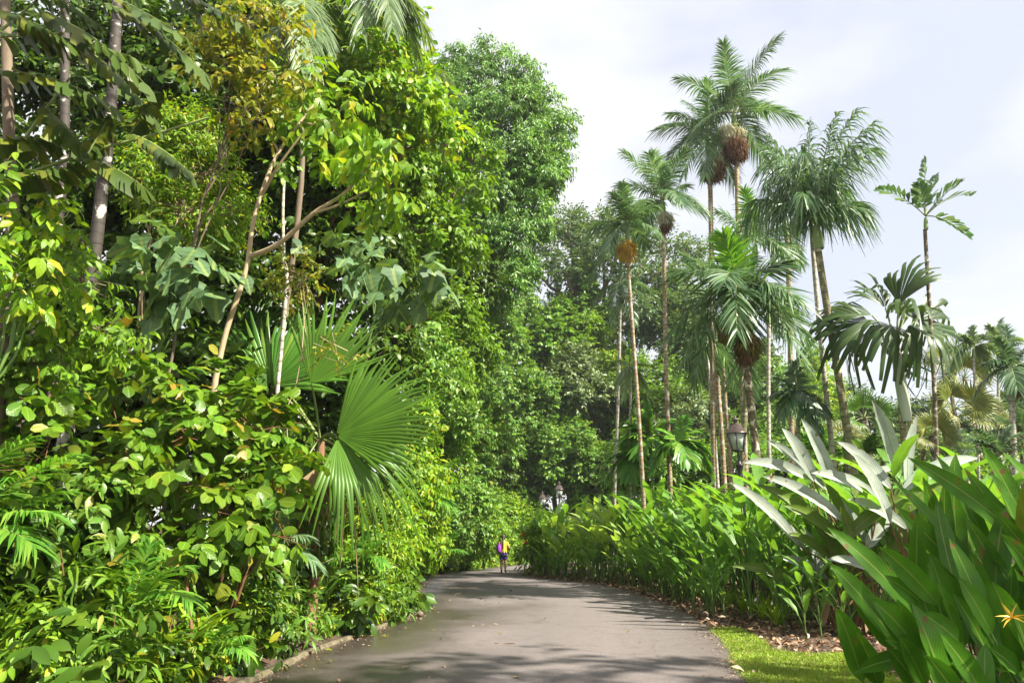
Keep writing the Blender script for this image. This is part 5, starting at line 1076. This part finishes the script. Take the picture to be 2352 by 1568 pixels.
# tufts on the mulch edge
for u, v in [(1640, 1395), (1660, 1400), (1690, 1415), (1710, 1420), (1735, 1430), (1755, 1425), (1780, 1440), (1720, 1400), (1270, 1318), (1290, 1320), (1310, 1322), (1330, 1326), (1350, 1326), (1370, 1330), (1395, 1336), (1420, 1336), (1560, 1380), (1600, 1380), (1545, 1365), (1255, 1315), (1765, 1445), (1745, 1410), (1790, 1425), (1700, 1390)]:
    p = gnd(u, v - 2); put(tuf[0], p[0] + .15, p[1], rng.uniform(0, 6.28), rng.uniform(.65, 1.0) * (1 if p[1] < 22 else 1.5))

# individually shaped big leaves: silver heliconia and the dark stand in front
def big_leaf(e_, o0, base, mid, tip, W, mats, fold=.18, prof=None, face=None, pr=.014, bow=.12):
    """petiole from base up to mid, blade from mid to tip with a gentle arch; face = direction the upper face looks"""
    base, mid, tip = map(np.asarray, (base, mid, tip)); g = G()
    tube(g, bez(base, np.array([mid[0] * .7 + base[0] * .3, mid[1] * .7 + base[1] * .3, base[2] * .5 + mid[2] * .5]), mid, np.linspace(0, 1, 7)), np.linspace(pr * 1.4, pr * .8, 7), 6, 1)
    d = tip - mid; Ld = np.linalg.norm(d); C = (mid + tip) / 2 + UP * bow * Ld * (1 - abs(d[2]) / Ld * .5) + np.array([-.4 * bow * Ld, 0, 0]) * np.sign(-d[0] + .001) * -1 * abs(d[2]) / Ld
    sgn = 12; s = np.linspace(0, 1, sgn); P = bez(mid, C, tip, s); T = nrm(np.gradient(P, axis=0))
    f = np.array([0, -1, .3]) if face is None else np.asarray(face, float)
    S = nrm(np.cross(np.broadcast_to(f, T.shape), T)); Nn = np.cross(T, S)
    prof = prof or [(0, .06), (.06, .5), (.18, .85), (.4, 1), (.62, .93), (.82, .62), (.94, .28), (1, .02)]
    hw = W / 2 * np.interp(s, [a for a, b in prof], [b for a, b in prof])
    ph = rng.uniform(0, 6.28); wv = .03 * W * np.sin(s * 19 + ph)[:, None] * Nn
    V = np.stack([P + S * hw[:, None] + Nn * (fold * hw)[:, None] + wv, P, P - S * hw[:, None] + Nn * (fold * hw)[:, None] - wv], 1)
    f0 = []
    for q in range(sgn - 1):
        a = q * 3; f0 += [(a, a + 1, a + 4, a + 3), (a + 1, a + 2, a + 5, a + 4)]
    uv = np.array([(x_, q) for q in s for x_ in (0, .5, 1)])
    g.add(V.reshape(-1, 3), [np.array(f0)], 0, uv)
    tube(g, P - Nn * .004, np.linspace(pr * .7, .002, sgn), 4, 1)
    return g.build('leaf', mats, e_, False, o0)

# silver plants: (mid u,v) -> (tip u,v) blades, depth, width px; grouped by shoot base
M['silverunder'] = leafmat('silver leaf underside', [(.30, .35, .29), (.37, .42, .36), (.46, .49, .43)], trans=.15, rough=.5, vein=15, warm=False, tcol=(.8, .9, .5))
sil = [
    ((1962, 1450), 12.8, 'silver leaved heliconia shoot with the tall upright blade', [((2066, 1105), (2002, 918), 36), ((1870, 1106), (1795, 982), 36), ((2085, 1130), (2106, 955), 28)]),
    ((1945, 1445), 12.4, 'silver leaved heliconia shoot whose blade points left at the lantern', [((1866, 1103), (1706, 1062), 30), ((1905, 1130), (1760, 1010), 30), ((1930, 1245), (1735, 1112), 36)]),
    ((1990, 1455), 12.0, 'silver leaved heliconia shoot with a scarred drooping blade', [((1932, 1240), (1800, 1160), 36), ((1990, 1250), (1890, 1115), 34), ((1945, 1215), (1880, 1080), 26)]),
    ((2060, 1460), 12.4, 'silver leaved heliconia shoot with a long blade arching right', [((2070, 1130), (2250, 1050), 38), ((2075, 1180), (2200, 1105), 30), ((2040, 1150), (1955, 1090), 30)]),
    ((1925, 1440), 12.9, 'silver leaved heliconia shoot low on the left of its clump', [((1900, 1330), (1790, 1280), 30), ((1885, 1320), (1850, 1215), 24), ((1850, 1350), (1680, 1300), 30)]),
    ((2010, 1465), 11.6, 'silver leaved heliconia shoot in the middle of its clump with grey white blades', [((2010, 1300), (2110, 1230), 30), ((1990, 1260), (2050, 1190), 34), ((1960, 1270), (1930, 1160), 30), ((2000, 1310), (1900, 1285), 26)]),
    ((1975, 1440), 13.6, 'silver leaved heliconia shoot with a blade standing behind the leaning palm foot', [((1985, 1080), (1955, 1005), 32), ((1975, 1120), (2060, 1070), 26), ((1950, 1200), (2000, 1080), 32)]),
    ((2100, 1470), 11.2, 'silver leaved heliconia shoot hidden behind the dark stand', [((2110, 1230), (2180, 1150), 34), ((2080, 1250), (2030, 1130), 32), ((2090, 1280), (2150, 1210), 28)]),
]
sil += [
    ((1950, 1450), 12.2, 'silver leaved heliconia shoot with crossing grey blades above the mulch', [((1930, 1300), (1860, 1190), 30), ((1960, 1290), (2030, 1220), 28), ((1905, 1280), (1810, 1225), 28), ((1985, 1330), (2080, 1290), 28)]),
    ((1905, 1430), 12.6, 'silver leaved heliconia shoot with two low grey blades at the lawn corner', [((1880, 1260), (1800, 1100), 30), ((1850, 1270), (1770, 1180), 28), ((1900, 1200), (1990, 1140), 28)]),
    ((2030, 1450), 11.9, 'silver leaved heliconia shoot with broad pale blades between clump and dark stand', [((2040, 1210), (1990, 1060), 36), ((2060, 1230), (2140, 1160), 32), ((2020, 1220), (1915, 1165), 32), ((2030, 1290), (2110, 1280), 28)]),
]
for bp_, Y, lab, lv in sil:
    b = gnd(*bp_); b = np.array([b[0], b[1], 0.0]); Yb = b[1]
    e_ = empty('silver_heliconia', b, lab, 'plant', 'silver leaved heliconias')
    g = G(); top = b * .65 + at(*lv[0][0], Yb) * .35; limb(g, b, top, .03, .018, .04, 8, 7); g.build('stem', M['redstem'], e_, True, b)
    for m_, t_, wd in lv:
        dy = rng.uniform(-.4, .4)
        mt_ = 'silverunder' if rng.random() < .62 else 'silver'
        big_leaf(e_, b, top, at(*m_, Yb + dy * .3), at(*t_, Yb + dy), wd * mpp(m_[1], Yb) * .86, [M[mt_], M['redstem']], .4, face=(rng.uniform(-.4, .2), -1, rng.uniform(.1, .5)), bow=.2)
for q in (1, 5, 7):
    u0, v0 = [(1880, 1437), (1915, 1448), (1940, 1452), (1965, 1456), (1990, 1459), (2015, 1462), (2040, 1466), (2075, 1472), (2120, 1476)][q]
    b = gnd(u0, v0); b[2] = 0; Yb = b[1]
    e_ = empty('silver_heliconia', b, 'silver leaved heliconia shoot with narrow arching blades among the stems of its clump', 'plant', 'silver leaved shoots inside the silver clump')
    top = at(u0 + rng.uniform(-40, 10), rng.uniform(1220, 1330), Yb); g = G(); limb(g, b, top, .022, .014, .04, 8, 7); g.build('stem', M['redstem'], e_, True, b)
    for r_ in range(3):
        a = rng.uniform(.35, 1.35) if rng.random() < .75 else rng.uniform(1.7, 2.6); ln = rng.uniform(150, 230)
        mu, mv = u0 + rng.uniform(-90, 30), rng.uniform(1110, 1270); dy = rng.uniform(-.5, .3)
        big_leaf(e_, b, top, at(mu, mv, Yb + dy * .4), at(mu - ln * math.cos(a), mv - ln * math.sin(a), Yb + dy), rng.uniform(26, 34) * mpp(mv, Yb), [M['silverunder' if rng.random() < .7 else 'silver'], M['redstem']], .4, face=(rng.uniform(-.4, .2), -1, rng.uniform(.1, .5)), bow=.2)
    m3 = b + np.array([-.1, -.1, .5]); big_leaf(e_, b, b + UP * .05, m3, m3 + np.array([-.2, -.15, -.4]), .12, [M['dead'], M['redstem']], .5, bow=.05)
# a few taller broad leaved plants give the bed an uneven outline
M['bronze'] = leafmat('bronze leaf', [(.10, .07, .03), (.16, .11, .04), (.10, .14, .03)], trans=.35, rough=.4, vein=14)
brz = make_strap_plant('bronze_plant', 'bronze red leaved plant among the green heliconias', 'plant', 'bronze', 6, .6, (.9, .2), (.15, .5), (.3, 1.0), 'bronze leaved plants of the right bed', 1.3, .2, 8, 1, .014)
for u, v, s_ in [(1480, 1345, 1.0), (1520, 1352, .9), (1555, 1350, 1.05), (1440, 1335, .9)]:
    p = gnd(u, v); put(brz, p[0] + .9, p[1], rng.uniform(0, 6.28), s_)
for u, v, s_ in [(1330, 1318, 1.35), (1360, 1316, 1.5), (1390, 1318, 1.3), (1300, 1312, 1.25), (1420, 1322, 1.3), (1650, 1360, 1.15), (1600, 1345, 1.2)]:
    p = gnd(u, v); put(ban[int(u) % 3], p[0] + .8, p[1], rng.uniform(0, 6.28), s_)
# smaller green shoots round the silver clump
for q in range(26):
    u = rng.uniform(1790, 2090); v = rng.uniform(1415, 1470) - max(0, 1850 - u) * .35; p = gnd(u, v); put(hel[q % 5], p[0], p[1], rng.uniform(0, 6.28), rng.uniform(.35, .62))
# dark green stand in the right foreground
tips = [(2085, 1075), (2048, 1130), (2150, 1010 + 60), (2195, 1065), (2255, 1045), (2300, 1060), (2345, 1045), (2120, 1120), (2170, 1130), (2215, 1100), (2275, 1110), (2330, 1160), (2060, 1190), (2110, 1200), (2150, 1170), (2250, 1180), (2020, 1280), (1900, 1235), (2180, 1260), (2230, 1290), (2300, 1250), (2070, 1270), (2340, 1300), (1905, 1318), (2030, 1345), (2110, 1380), (2095, 1410), (2200, 1350), (2280, 1360), (2320, 1410), (2360, 1120), (2380, 1200), (2135, 1300), (2240, 1420), (2060, 1400), (2340, 1440), (2160, 1480), (1920, 1420), (2000, 1400), (2370, 1350), (2310, 1190), (2215, 1210), (2275, 1300)]
GD = 'dark heliconia shoots of the right foreground'
for q, (u, v) in enumerate(tips):
    depth = 8.4 - 1.6 * np.clip((v - 1080) / 350, 0, 1) + rng.normal(0, .25)
    lnpx = rng.uniform(190, 300) * (1 if v < 1280 else .68)
    ln = lnpx * mpp(v, depth); an = rng.uniform(-.1, .6) + (.25 if u < 2100 else 0)
    if rng.random() < .2 and u > 2150: an = -rng.uniform(.05, .4)
    tip = at(u, v - 25, depth); mid = tip - np.array([-math.sin(an), rng.normal(0, .12), math.cos(an)]) * ln
    b = np.array([max(mid[0] + rng.uniform(.05, .35), 3.95), mid[1] + rng.normal(0, .1), 0.0])
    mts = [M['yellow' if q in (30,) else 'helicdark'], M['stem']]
    e_ = empty('heliconia', b, 'dark glossy heliconia shoot in the right foreground', 'plant', GD)
    mid[2] = max(mid[2], .25)
    big_leaf(e_, b, b + UP * .05, mid, tip, rng.uniform(.18, .26), mts, .34, face=(rng.uniform(-.7, .5), -1, rng.uniform(-.1, .5)), pr=.011)
    if rng.random() < .45:                            # a spent leaf hanging at the foot
        m3 = b + np.array([rng.normal(0, .05), rng.normal(-.03, .05), rng.uniform(.3, .6)]); t3 = m3 + np.array([rng.normal(-.1, .18), rng.normal(-.12, .1), -rng.uniform(.2, .3)])
        t3[2] = max(t3[2], .03); big_leaf(e_, b, b + UP * .03, m3, t3, .10, [M['dead'], M['redstem']], .5, face=(0, -1, .3), pr=.008)
    for r_ in range(2):
        s_ = rng.uniform(.45, .8); an2 = an + rng.normal(0, .45); m2 = b + (mid - b) * rng.uniform(.45, .8); m2 = m2 + rng.normal(0, .05, 3); m2[2] = max(m2[2], .2)
        t2 = m2 + np.array([-math.sin(an2), rng.normal(-.1, .25), math.cos(an2)]) * ln * s_
        big_leaf(e_, b, b + UP * .03, m2, t2, rng.uniform(.13, .21), mts, .36, face=(rng.uniform(-.7, .5), -1, rng.uniform(-.1, .5)), pr=.009)
# yellow flower spike of the dark stand
c = at(2325, 1418, 6.4); b = c + np.array([.2, .1, 0]); b[2] = 0
e_ = empty('heliconia_flower', b, 'orange yellow flower spike among the dark leaves at the right edge', 'flower')
g = G(); tube(g, bez(b, b + UP * .5, c, np.linspace(0, 1, 7)), np.linspace(.012, .007, 7), 6); g.build('stem', M['stem'], e_, True, b)
g = G(); D = nrm(np.array([(1, -.2, .1), (-1, -.3, 0), (.8, -.2, .3), (-.7, -.2, -.3), (.5, -.5, -.2), (-.3, .3, .9), (.3, 0, .9), (-.9, 0, .2)])); g.inst(leaf_t([(0, .03), (.3, .09), (.7, .05), (1, .003)], .8, .2), frames(D, UP + rng.normal(0, .3, (8, 3))) * .14, np.repeat(c[None], 8, 0)); g.build('petals', M['orange'], e_, False, b)

# ------------------------------------------------------------------ lamps
im = surf('lamp iron', [(.035, .033, .036), (.06, .055, .06)], scale=4, rough=.38, bump=.05, metal=.6)
cm = surf('lamp hood', [(.09, .07, .065), (.14, .11, .10)], scale=3, rough=.35, bump=.05, metal=.55)
gl, t, o = newmat('frosted glass'); p = N(t, 'ShaderNodeBsdfPrincipled'); p.inputs['Base Color'].default_value = (.62, .68, .62, 1); p.inputs['Roughness'].default_value = .25; p.inputs['Transmission Weight'].default_value = .35
t.links.new(p.outputs[0], o.inputs[0])
def make_lamp(label):
    """4.55 m lamp: fluted post, collar, four scroll arms, six sided lantern"""
    e_ = empty('street_lamp', (0, 0, 0), label, 'street lamp')
    H = 3.38
    g = G(); loft(g, [(0, 0, z, r, r) for z, r in [(0, .19), (.06, .19), (.09, .15), (.35, .14), (.42, .10), (.75, .085), (.8, .11), (.86, .08), (1.0, .06)]], 16); g.build('base', im, e_, True)
    g = G(); th = np.linspace(0, 2 * math.pi, 32, endpoint=False); rr = 1 - .12 * (np.arange(32) % 4 == 0)
    V = np.concatenate([np.stack([np.cos(th) * r * rr, np.sin(th) * r * rr, np.full(32, z)], -1) for z, r in [(.98, .062), (2.0, .056), (3.02, .05)]])
    g.add(V, [np.array([(i * 32 + j, i * 32 + (j + 1) % 32, (i + 1) * 32 + (j + 1) % 32, (i + 1) * 32 + j) for i in range(2) for j in range(32)])]); g.build('post', im, e_, True)
    g = G(); loft(g, [(0, 0, z, r, r) for z, r in [(3.0, .055), (3.02, .075), (3.05, .05), (3.09, .06), (3.13, .052), (3.2, .075), (3.26, .085), (3.285, .1), (3.30, .1), (3.31, .06), (3.36, .05), (3.4, .03), (3.62, .022)]], 16); g.build('collar', im, e_, True)
    for q in range(4):
        a = q * math.pi / 2 + .5; c, s = math.cos(a), math.sin(a)
        g = G(); tube(g, catmull([(0.02 * c, .02 * s, 3.40), (.10 * c, .10 * s, 3.42), (.155 * c, .155 * s, 3.50), (.145 * c, .145 * s, 3.58), (.15 * c, .15 * s, 3.66)], 5), .011, 6); g.build('arm', im, e_, True)
    n = 6; th = np.linspace(0, 2 * math.pi, n, endpoint=False) + .26
    def ring(r, z): return np.stack([np.cos(th) * r, np.sin(th) * r, np.full(n, z)], -1)
    zb, zt, rb_, rt_ = 3.64, 4.06, .145, .245
    for q in range(n):                                   # one pane per side
        g = G(); q2 = (q + 1) % n; a, b = ring(rb_ * .965, zb), ring(rt_ * .965, zt)
        V = np.array([a[q], a[q2], b[q2], b[q]]); nn = nrm(np.cross(V[1] - V[0], V[3] - V[0])); V2 = V - nn * .006
        g.add(np.concatenate([V, V2]), [np.array([(0, 1, 2, 3), (7, 6, 5, 4), (0, 4, 5, 1), (1, 5, 6, 2), (2, 6, 7, 3), (3, 7, 4, 0)])]); g.build('pane', gl, e_)
    g = G(); a, b = ring(rb_, zb), ring(rt_, zt)
    for q in range(n): tube(g, [a[q], b[q]], .0115, 5); tube(g, [a[q], a[(q + 1) % n]], .013, 5)
    loft(g, [(0, 0, 3.615, .12, .12), (0, 0, 3.635, .155, .155), (0, 0, 3.645, .15, .15)], 6); g.build('frame', im, e_)
    g = G(); hv = [(rt_ + .045, zt - .012), (rt_ + .05, zt + .012), (rt_ + .01, zt + .02), (.135, zt + .21), (.10, zt + .225), (.06, zt + .26), (.055, zt + .30)]
    V = np.concatenate([ring(r, z) for r, z in hv])
    g.add(V, [np.array([(i * n + j, i * n + (j + 1) % n, (i + 1) * n + (j + 1) % n, (i + 1) * n + j) for i in range(len(hv) - 1) for j in range(n)])])
    W = np.concatenate([ring(rt_ + .045, zt - .012), [[0, 0, zt - .012]]]); g.add(W, [np.array([((j + 1) % n, j, n) for j in range(n)])])
    g.build('hood', cm, e_)
    g = G(); loft(g, [(0, 0, zt + z, r, r) for z, r in [(.29, .055), (.315, .05), (.325, .105), (.34, .10), (.375, .035), (.40, .02), (.42, .028), (.44, .02), (.455, .004)]], 14); g.build('finial', cm, e_, True)
    return e_
lp0 = make_lamp('nearest lamp post rising from the heliconia stand, largest of the three')
for q, (u, vt, Y) in enumerate([(1688, 953, 16.6), (1284, 1104, 36.8), (1246, 1127, 42)]):
    tp = at(u, vt, Y); s = tp[2] / 4.515; base = tp.copy(); base[2] = 0
    if q == 0: lp0.location = base; lp0.scale = (s,) * 3; lp0.rotation_euler = (0, 0, .9); lp0['group'] = 'lantern posts along the road'
    else: copy_tree(lp0, tuple(base), .9 + q * .35, s, ['', 'taller looking lamp of the distant pair, right one beside the banana leaves', 'smaller lamp of the distant pair, left one against the vine wall'][q])

# ------------------------------------------------------------------ person walking away
skin = surf('skin', [(.46, .27, .18), (.52, .32, .22)], scale=3, rough=.6, bump=0)
shirtm = surf('yellow shirt', [(.66, .42, .03), (.82, .58, .06)], scale=9, rough=.85, bump=.2)
hairm = surf('dark hair', [(.02, .014, .012), (.06, .04, .03)], scale=20, rough=.5, bump=.3, stretch=(4, 4, 1))
shoem = surf('dark shoe', [(.03, .028, .03), (.08, .06, .05)], scale=9, rough=.7, bump=.1)
bagm = surf('purple bag', [(.20, .03, .34), (.30, .06, .48)], scale=5, rough=.7, bump=.3)
shm, t, o = newmat('patterned shorts'); vo = N(t, 'ShaderNodeTexVoronoi'); vo.inputs['Scale'].default_value = 16; tco = N(t, 'ShaderNodeTexCoord'); t.links.new(tco.outputs['Object'], vo.inputs['Vector'])
sx = N(t, 'ShaderNodeSeparateXYZ'); t.links.new(vo.outputs['Color'], sx.inputs[0]); r_ = ramp(t, [(.02, .03, .16), (.04, .07, .3), (.30, .04, .10), (.12, .24, .5), (.4, .12, .06)], [.0, .35, .55, .75, .92]); r_.color_ramp.interpolation = 'CONSTANT'; t.links.new(sx.outputs[0], r_.inputs[0])
p = N(t, 'ShaderNodeBsdfPrincipled'); p.inputs['Roughness'].default_value = .85; t.links.new(r_.outputs[0], p.inputs['Base Color']); t.links.new(p.outputs[0], o.inputs[0])
pb = gnd(1156, 1316); pb = np.array([pb[0], pb[1], .034])
per = empty('person', pb, 'person walking away in a yellow shirt and patterned shorts, long dark ponytail', 'person')
# skeleton in metres, facing +Y (away from the camera)
J = {'pelvis': (0, 0, .88, .13), 'waist': (0, 0, 1.02, .115), 'chest': (0, .01, 1.2, .125), 'neckb': (0, .0, 1.36, .07), 'neck': (0, .01, 1.42, .05), 'head0': (0, .03, 1.50, .078), 'head1': (0, .03, 1.57, .085), 'head2': (.0, .025, 1.62, .06),
     'lsh': (-.155, 0, 1.33, .055), 'lel': (-.235, -.03, 1.08, .042), 'lwr': (-.25, .06, .86, .028), 'lha': (-.25, .08, .78, .03),
     'rsh': (.155, 0, 1.33, .055), 'rel': (.275, -.06, 1.12, .042), 'rwr': (.30, .12, 1.0, .028), 'rha': (.295, .19, .985, .03),
     'lhip': (-.085, 0, .80, .105), 'lkn': (-.095, .05, .46, .07), 'lca': (-.09, .01, .34, .07), 'lan': (-.085, -.04, .09, .044), 'lto': (-.10, .11, .035, .032),
     'rhip': (.085, 0, .80, .105), 'rkn': (.09, .0, .46, .07), 'rca': (.09, -.06, .34, .07), 'ran': (.095, -.16, .12, .044), 'rto': (.12, -.03, .04, .032)}
names = list(J); E = [('pelvis', 'waist'), ('waist', 'chest'), ('chest', 'neckb'), ('neckb', 'neck'), ('neck', 'head0'), ('head0', 'head1'), ('head1', 'head2'), ('neckb', 'lsh'), ('lsh', 'lel'), ('lel', 'lwr'), ('lwr', 'lha'), ('neckb', 'rsh'), ('rsh', 'rel'), ('rel', 'rwr'), ('rwr', 'rha'), ('pelvis', 'lhip'), ('lhip', 'lkn'), ('lkn', 'lca'), ('lca', 'lan'), ('lan', 'lto'), ('pelvis', 'rhip'), ('rhip', 'rkn'), ('rkn', 'rca'), ('rca', 'ran'), ('ran', 'rto')]
for sd_, sg in (('l', -1), ('r', 1)):                    # fingers and thumb
    wx, wy, wz, _ = J[sd_ + 'ha']; dirv = (0, .1, -1) if sd_ == 'l' else (0, 1, -.25)
    for q in range(5):
        off = (q - 1.8) * .015; ln = [.05, .075, .08, .072, .055][q]
        o1 = (wx - sg * .012, wy + (off if sd_ == 'l' else 0), wz + (0 if sd_ == 'l' else -off))
        a = (o1[0], o1[1] + dirv[1] * ln * .55, o1[2] + dirv[2] * ln * .55); b_ = (o1[0] - sg * .02, a[1] + dirv[1] * ln * .4, a[2] + dirv[2] * ln * .4)
        J[f'{sd_}f{q}a'] = (*a, .0095); J[f'{sd_}f{q}b'] = (*b_, .008); names += [f'{sd_}f{q}a', f'{sd_}f{q}b']; E += [(sd_ + 'ha', f'{sd_}f{q}a'), (f'{sd_}f{q}a', f'{sd_}f{q}b')]
me = bpy.data.meshes.new('body'); me.from_pydata([J[n_][:3] for n_ in names], [(names.index(a), names.index(b)) for a, b in E], []); me.materials.append(skin)
bo = bpy.data.objects.new('body', me); COL.objects.link(bo); bo.parent = per
md = bo.modifiers.new('skin', 'SKIN'); md.use_smooth_shade = True
for i_, n_ in enumerate(names): me.skin_vertices[0].data[i_].radius = (J[n_][3],) * 2
me.skin_vertices[0].data[0].use_root = True
bo.modifiers.new('sub', 'SUBSURF').levels = 1; bo.modifiers['sub'].render_levels = 1
g = G(); loft(g, [(0, 0, z, rx, ry) for z, rx, ry in [(.86, .165, .135), (.95, .16, .13), (1.05, .15, .125), (1.18, .168, .135), (1.30, .175, .125), (1.37, .13, .09), (1.40, .07, .07)]], 20)
for s in (-1, 1):
    el_ = np.array(J['lel' if s < 0 else 'rel'][:3]); sh_ = np.array(J['lsh' if s < 0 else 'rsh'][:3]); tube(g, [sh_ + (sh_ - el_) * .1, sh_, sh_ + (el_ - sh_) * .35, sh_ + (el_ - sh_) * .66], [.055, .072, .068, .066], 12)
g.build('shirt', shirtm, per, True)
g = G(); loft(g, [(0, 0, z, rx, ry) for z, rx, ry in [(.74, .17, .135), (.82, .185, .145), (.9, .17, .138)]], 20)
for s in (-1, 1): tube(g, [(s * .085, 0, .82), (s * .09, .0, .7), (s * .095, .02 * -s, .585)], [.105, .105, .108], 14)
g.build('shorts', shm, per, True)
g = G(); loft(g, [(0, .018 + dy, z, r, r) for z, r, dy in [(1.49, .075, -.02), (1.54, .093, -.005), (1.60, .098, 0), (1.65, .085, 0), (1.685, .05, 0), (1.70, .012, 0)]], 16)
tube(g, [(0, -.075, 1.56), (-.005, -.125, 1.50), (-.01, -.145, 1.36), (-.015, -.155, 1.2), (-.015, -.15, 1.08), (-.015, -.145, 1.02)], [.03, .034, .032, .03, .026, .008], 8)
g.build('hair', hairm, per, True)
for s in ('l', 'r'):
    a = J[s + 'an']; b_ = J[s + 'to']; sgn = -1 if s == 'l' else 1
    g = G(); tube(g, [(a[0], a[1] - .045, a[2] - .05 if s == 'l' else a[2] - .04), (a[0], a[1] + .01, a[2] - .04), ((a[0] + b_[0]) / 2, (a[1] + b_[1]) / 2, (a[2] + b_[2]) / 2 - .012), (b_[0], b_[1] + .04, .042), (b_[0], b_[1] + .085, .04)], [.035, .048, .046, .042, .018], 10, cap=True); g.build('shoe', shoem, per, True)
bg_ = empty('shoulder_bag', pb + np.array([-.20, -.13, .98]), 'purple drawstring bag hanging on the walking person from the left shoulder', 'bag')
g = G(); loft(g, [(0, 0, z, rx, ry) for z, rx, ry in [(-.06, .08, .06), (0, .105, .075), (.12, .105, .075), (.24, .07, .05), (.30, .035, .03), (.34, .045, .035)]], 16); g.build('pouch', bagm, bg_, True)
g = G(); loft(g, [(0.0, .0, z, rx, ry) for z, rx, ry in [(-.13, .06, .045), (-.10, .085, .06), (-.055, .098, .07)]], 14); g.build('bottom_panel', hairm, bg_, True)
g = G(); tube(g, catmull([(.02, -.02, .28), (.03, .0, .38), (.03, .12, .45), (.03, .20, .42), (.03, .30, .30)], 5), .008, 5); g.build('strap', hairm, bg_, True)

# ------------------------------------------------------------------ small things on the road
twm = M['redstem']
g = G(); a = gnd(1136, 1482); b = gnd(1184, 1484); a[2] = b[2] = .038; limb(g, a, b, .008, .005, .15, 8, 5); tw_ = tag(g.build('twig', twm), 'thin brown twig lying across the middle of the road', 'twig')
for q, (u, v, lab) in enumerate([(964, 1417, 'dark brown seed pod lying by the drain inlet'), (1620, 1418, 'round brown seed pod at the right road edge')]):
    c = gnd(u, v); g = G(); loft(g, [(c[0], c[1], .012 + z, r, r * .8) for z, r in [(0, .03), (.03, .07), (.07, .075), (.10, .05), (.115, .01)]], 12); tag(g.build('seed_pod', M['bark'], smooth=True), lab, 'seed pod')
lt = leaf_t([(0, .03), (.25, .2), (.6, .24), (1, .01)], .4, .2, .15)
def grit(n, fx, name):
    y = rng.uniform(6.8, 32, n); f = fx(n); x = xl(y) * (1 - f) + xr(y) * f
    D = nrm(np.stack([rng.normal(0, 1, n), rng.normal(0, 1, n), rng.normal(0, .2, n)], -1)); R = frames(D, UP + rng.normal(0, .3, (n, 3))) * rng.uniform(.015, .06, n)[:, None, None]
    g = G(); g.inst(tiny_t(.3, .3, .1), R, np.column_stack([x, y, np.full(n, .03)])); o_ = g.build(name, M['litter']); o_['kind'] = 'stuff'
grit(900, lambda n: np.clip(np.abs(rng.normal(0, .045, n)), 0, 1), 'road_edge_litter')
Pl = np.stack([rng.uniform(2.6, 5.5, 900), rng.uniform(7.2, 12.5, 900)], -1); Pl = Pl[inpoly(Pl, lpoly)][:170]; k = len(Pl)
g = G(); g.inst(lt, frames(nrm(rng.normal(0, 1, (k, 3)) * [1, 1, .2]), UP + rng.normal(0, .3, (k, 3))) * rng.uniform(.03, .09, k)[:, None, None], np.column_stack([Pl, np.full(k, .035)])); o_ = g.build('lawn_litter', M['litter']); o_['kind'] = 'stuff'
grit(900, lambda n: 1 - np.clip(np.abs(rng.normal(0, .035, n)), 0, 1), 'road_edge_litter')
protos = []
for c_ in ('dead', 'yellow', 'litter'):
    g = G(); g.inst(lt, np.eye(3)[None], np.zeros((1, 3))); ob = g.build('fallen_leaf', M[c_]); tag(ob, {'dead': 'pale dry fallen leaf on the asphalt', 'yellow': 'yellowed fallen leaf on the asphalt', 'litter': 'brown fallen leaf on the asphalt'}[c_], 'leaf', {'dead': 'pale fallen leaves on the road', 'yellow': 'yellow fallen leaves on the road', 'litter': 'brown fallen leaves on the road'}[c_]); protos.append(ob)
n_ = 0
for q in range(150):
    y_ = rng.uniform(7.6, 34); fx = rng.beta(.6, 2.0); x = float(xl(y_)) * (1 - fx) + float(xr(y_)) * fx
    ob = protos[q % 3]
    if n_ >= 3: ob = ob.copy(); COL.objects.link(ob)
    n_ += 1; ob.location = (x, y_, .044); ob.rotation_euler = (rng.normal(0, .2), rng.normal(0, .2), rng.uniform(0, 6.28)); s = rng.uniform(.05, .13); ob.scale = (s,) * 3

# shade tree just outside the frame to the right, behind the camera: its shadow lies on the near road
tree('shade_tree', 'broad shade tree outside the frame right of the road', 'tree', [(13.8, 2.2, 9.6, 1.4), (13.8, 1.0, 9.4, 2.0), (1.6, 2.6, 16.6, 1.9),  (15.6, .3, 18.4, 2.6), (13.6, -1.0, 17.0, 2.0), (10.5, .6, 9.5, 2.2), (9.0, 1.8, 8.6, 1.3)], (12, 1.0), 'green', T_ELL, .4, 430, k=7, twig=.8, trunk_r=.3)

# ------------------------------------------------------------------ thin humid air
hz, t, o = newmat('humid air'); pv = N(t, 'ShaderNodeVolumePrincipled'); pv.inputs['Color'].default_value = (.93, .96, 1, 1); pv.inputs['Density'].default_value = HAZE; pv.inputs['Anisotropy'].default_value = .3
t.links.new(pv.outputs[0], o.inputs['Volume'])
g = G(); rbox(g, (0, 350, 18.5), (1300, 1200, 41)); hb = g.build('haze', hz); hb['kind'] = 'stuff'
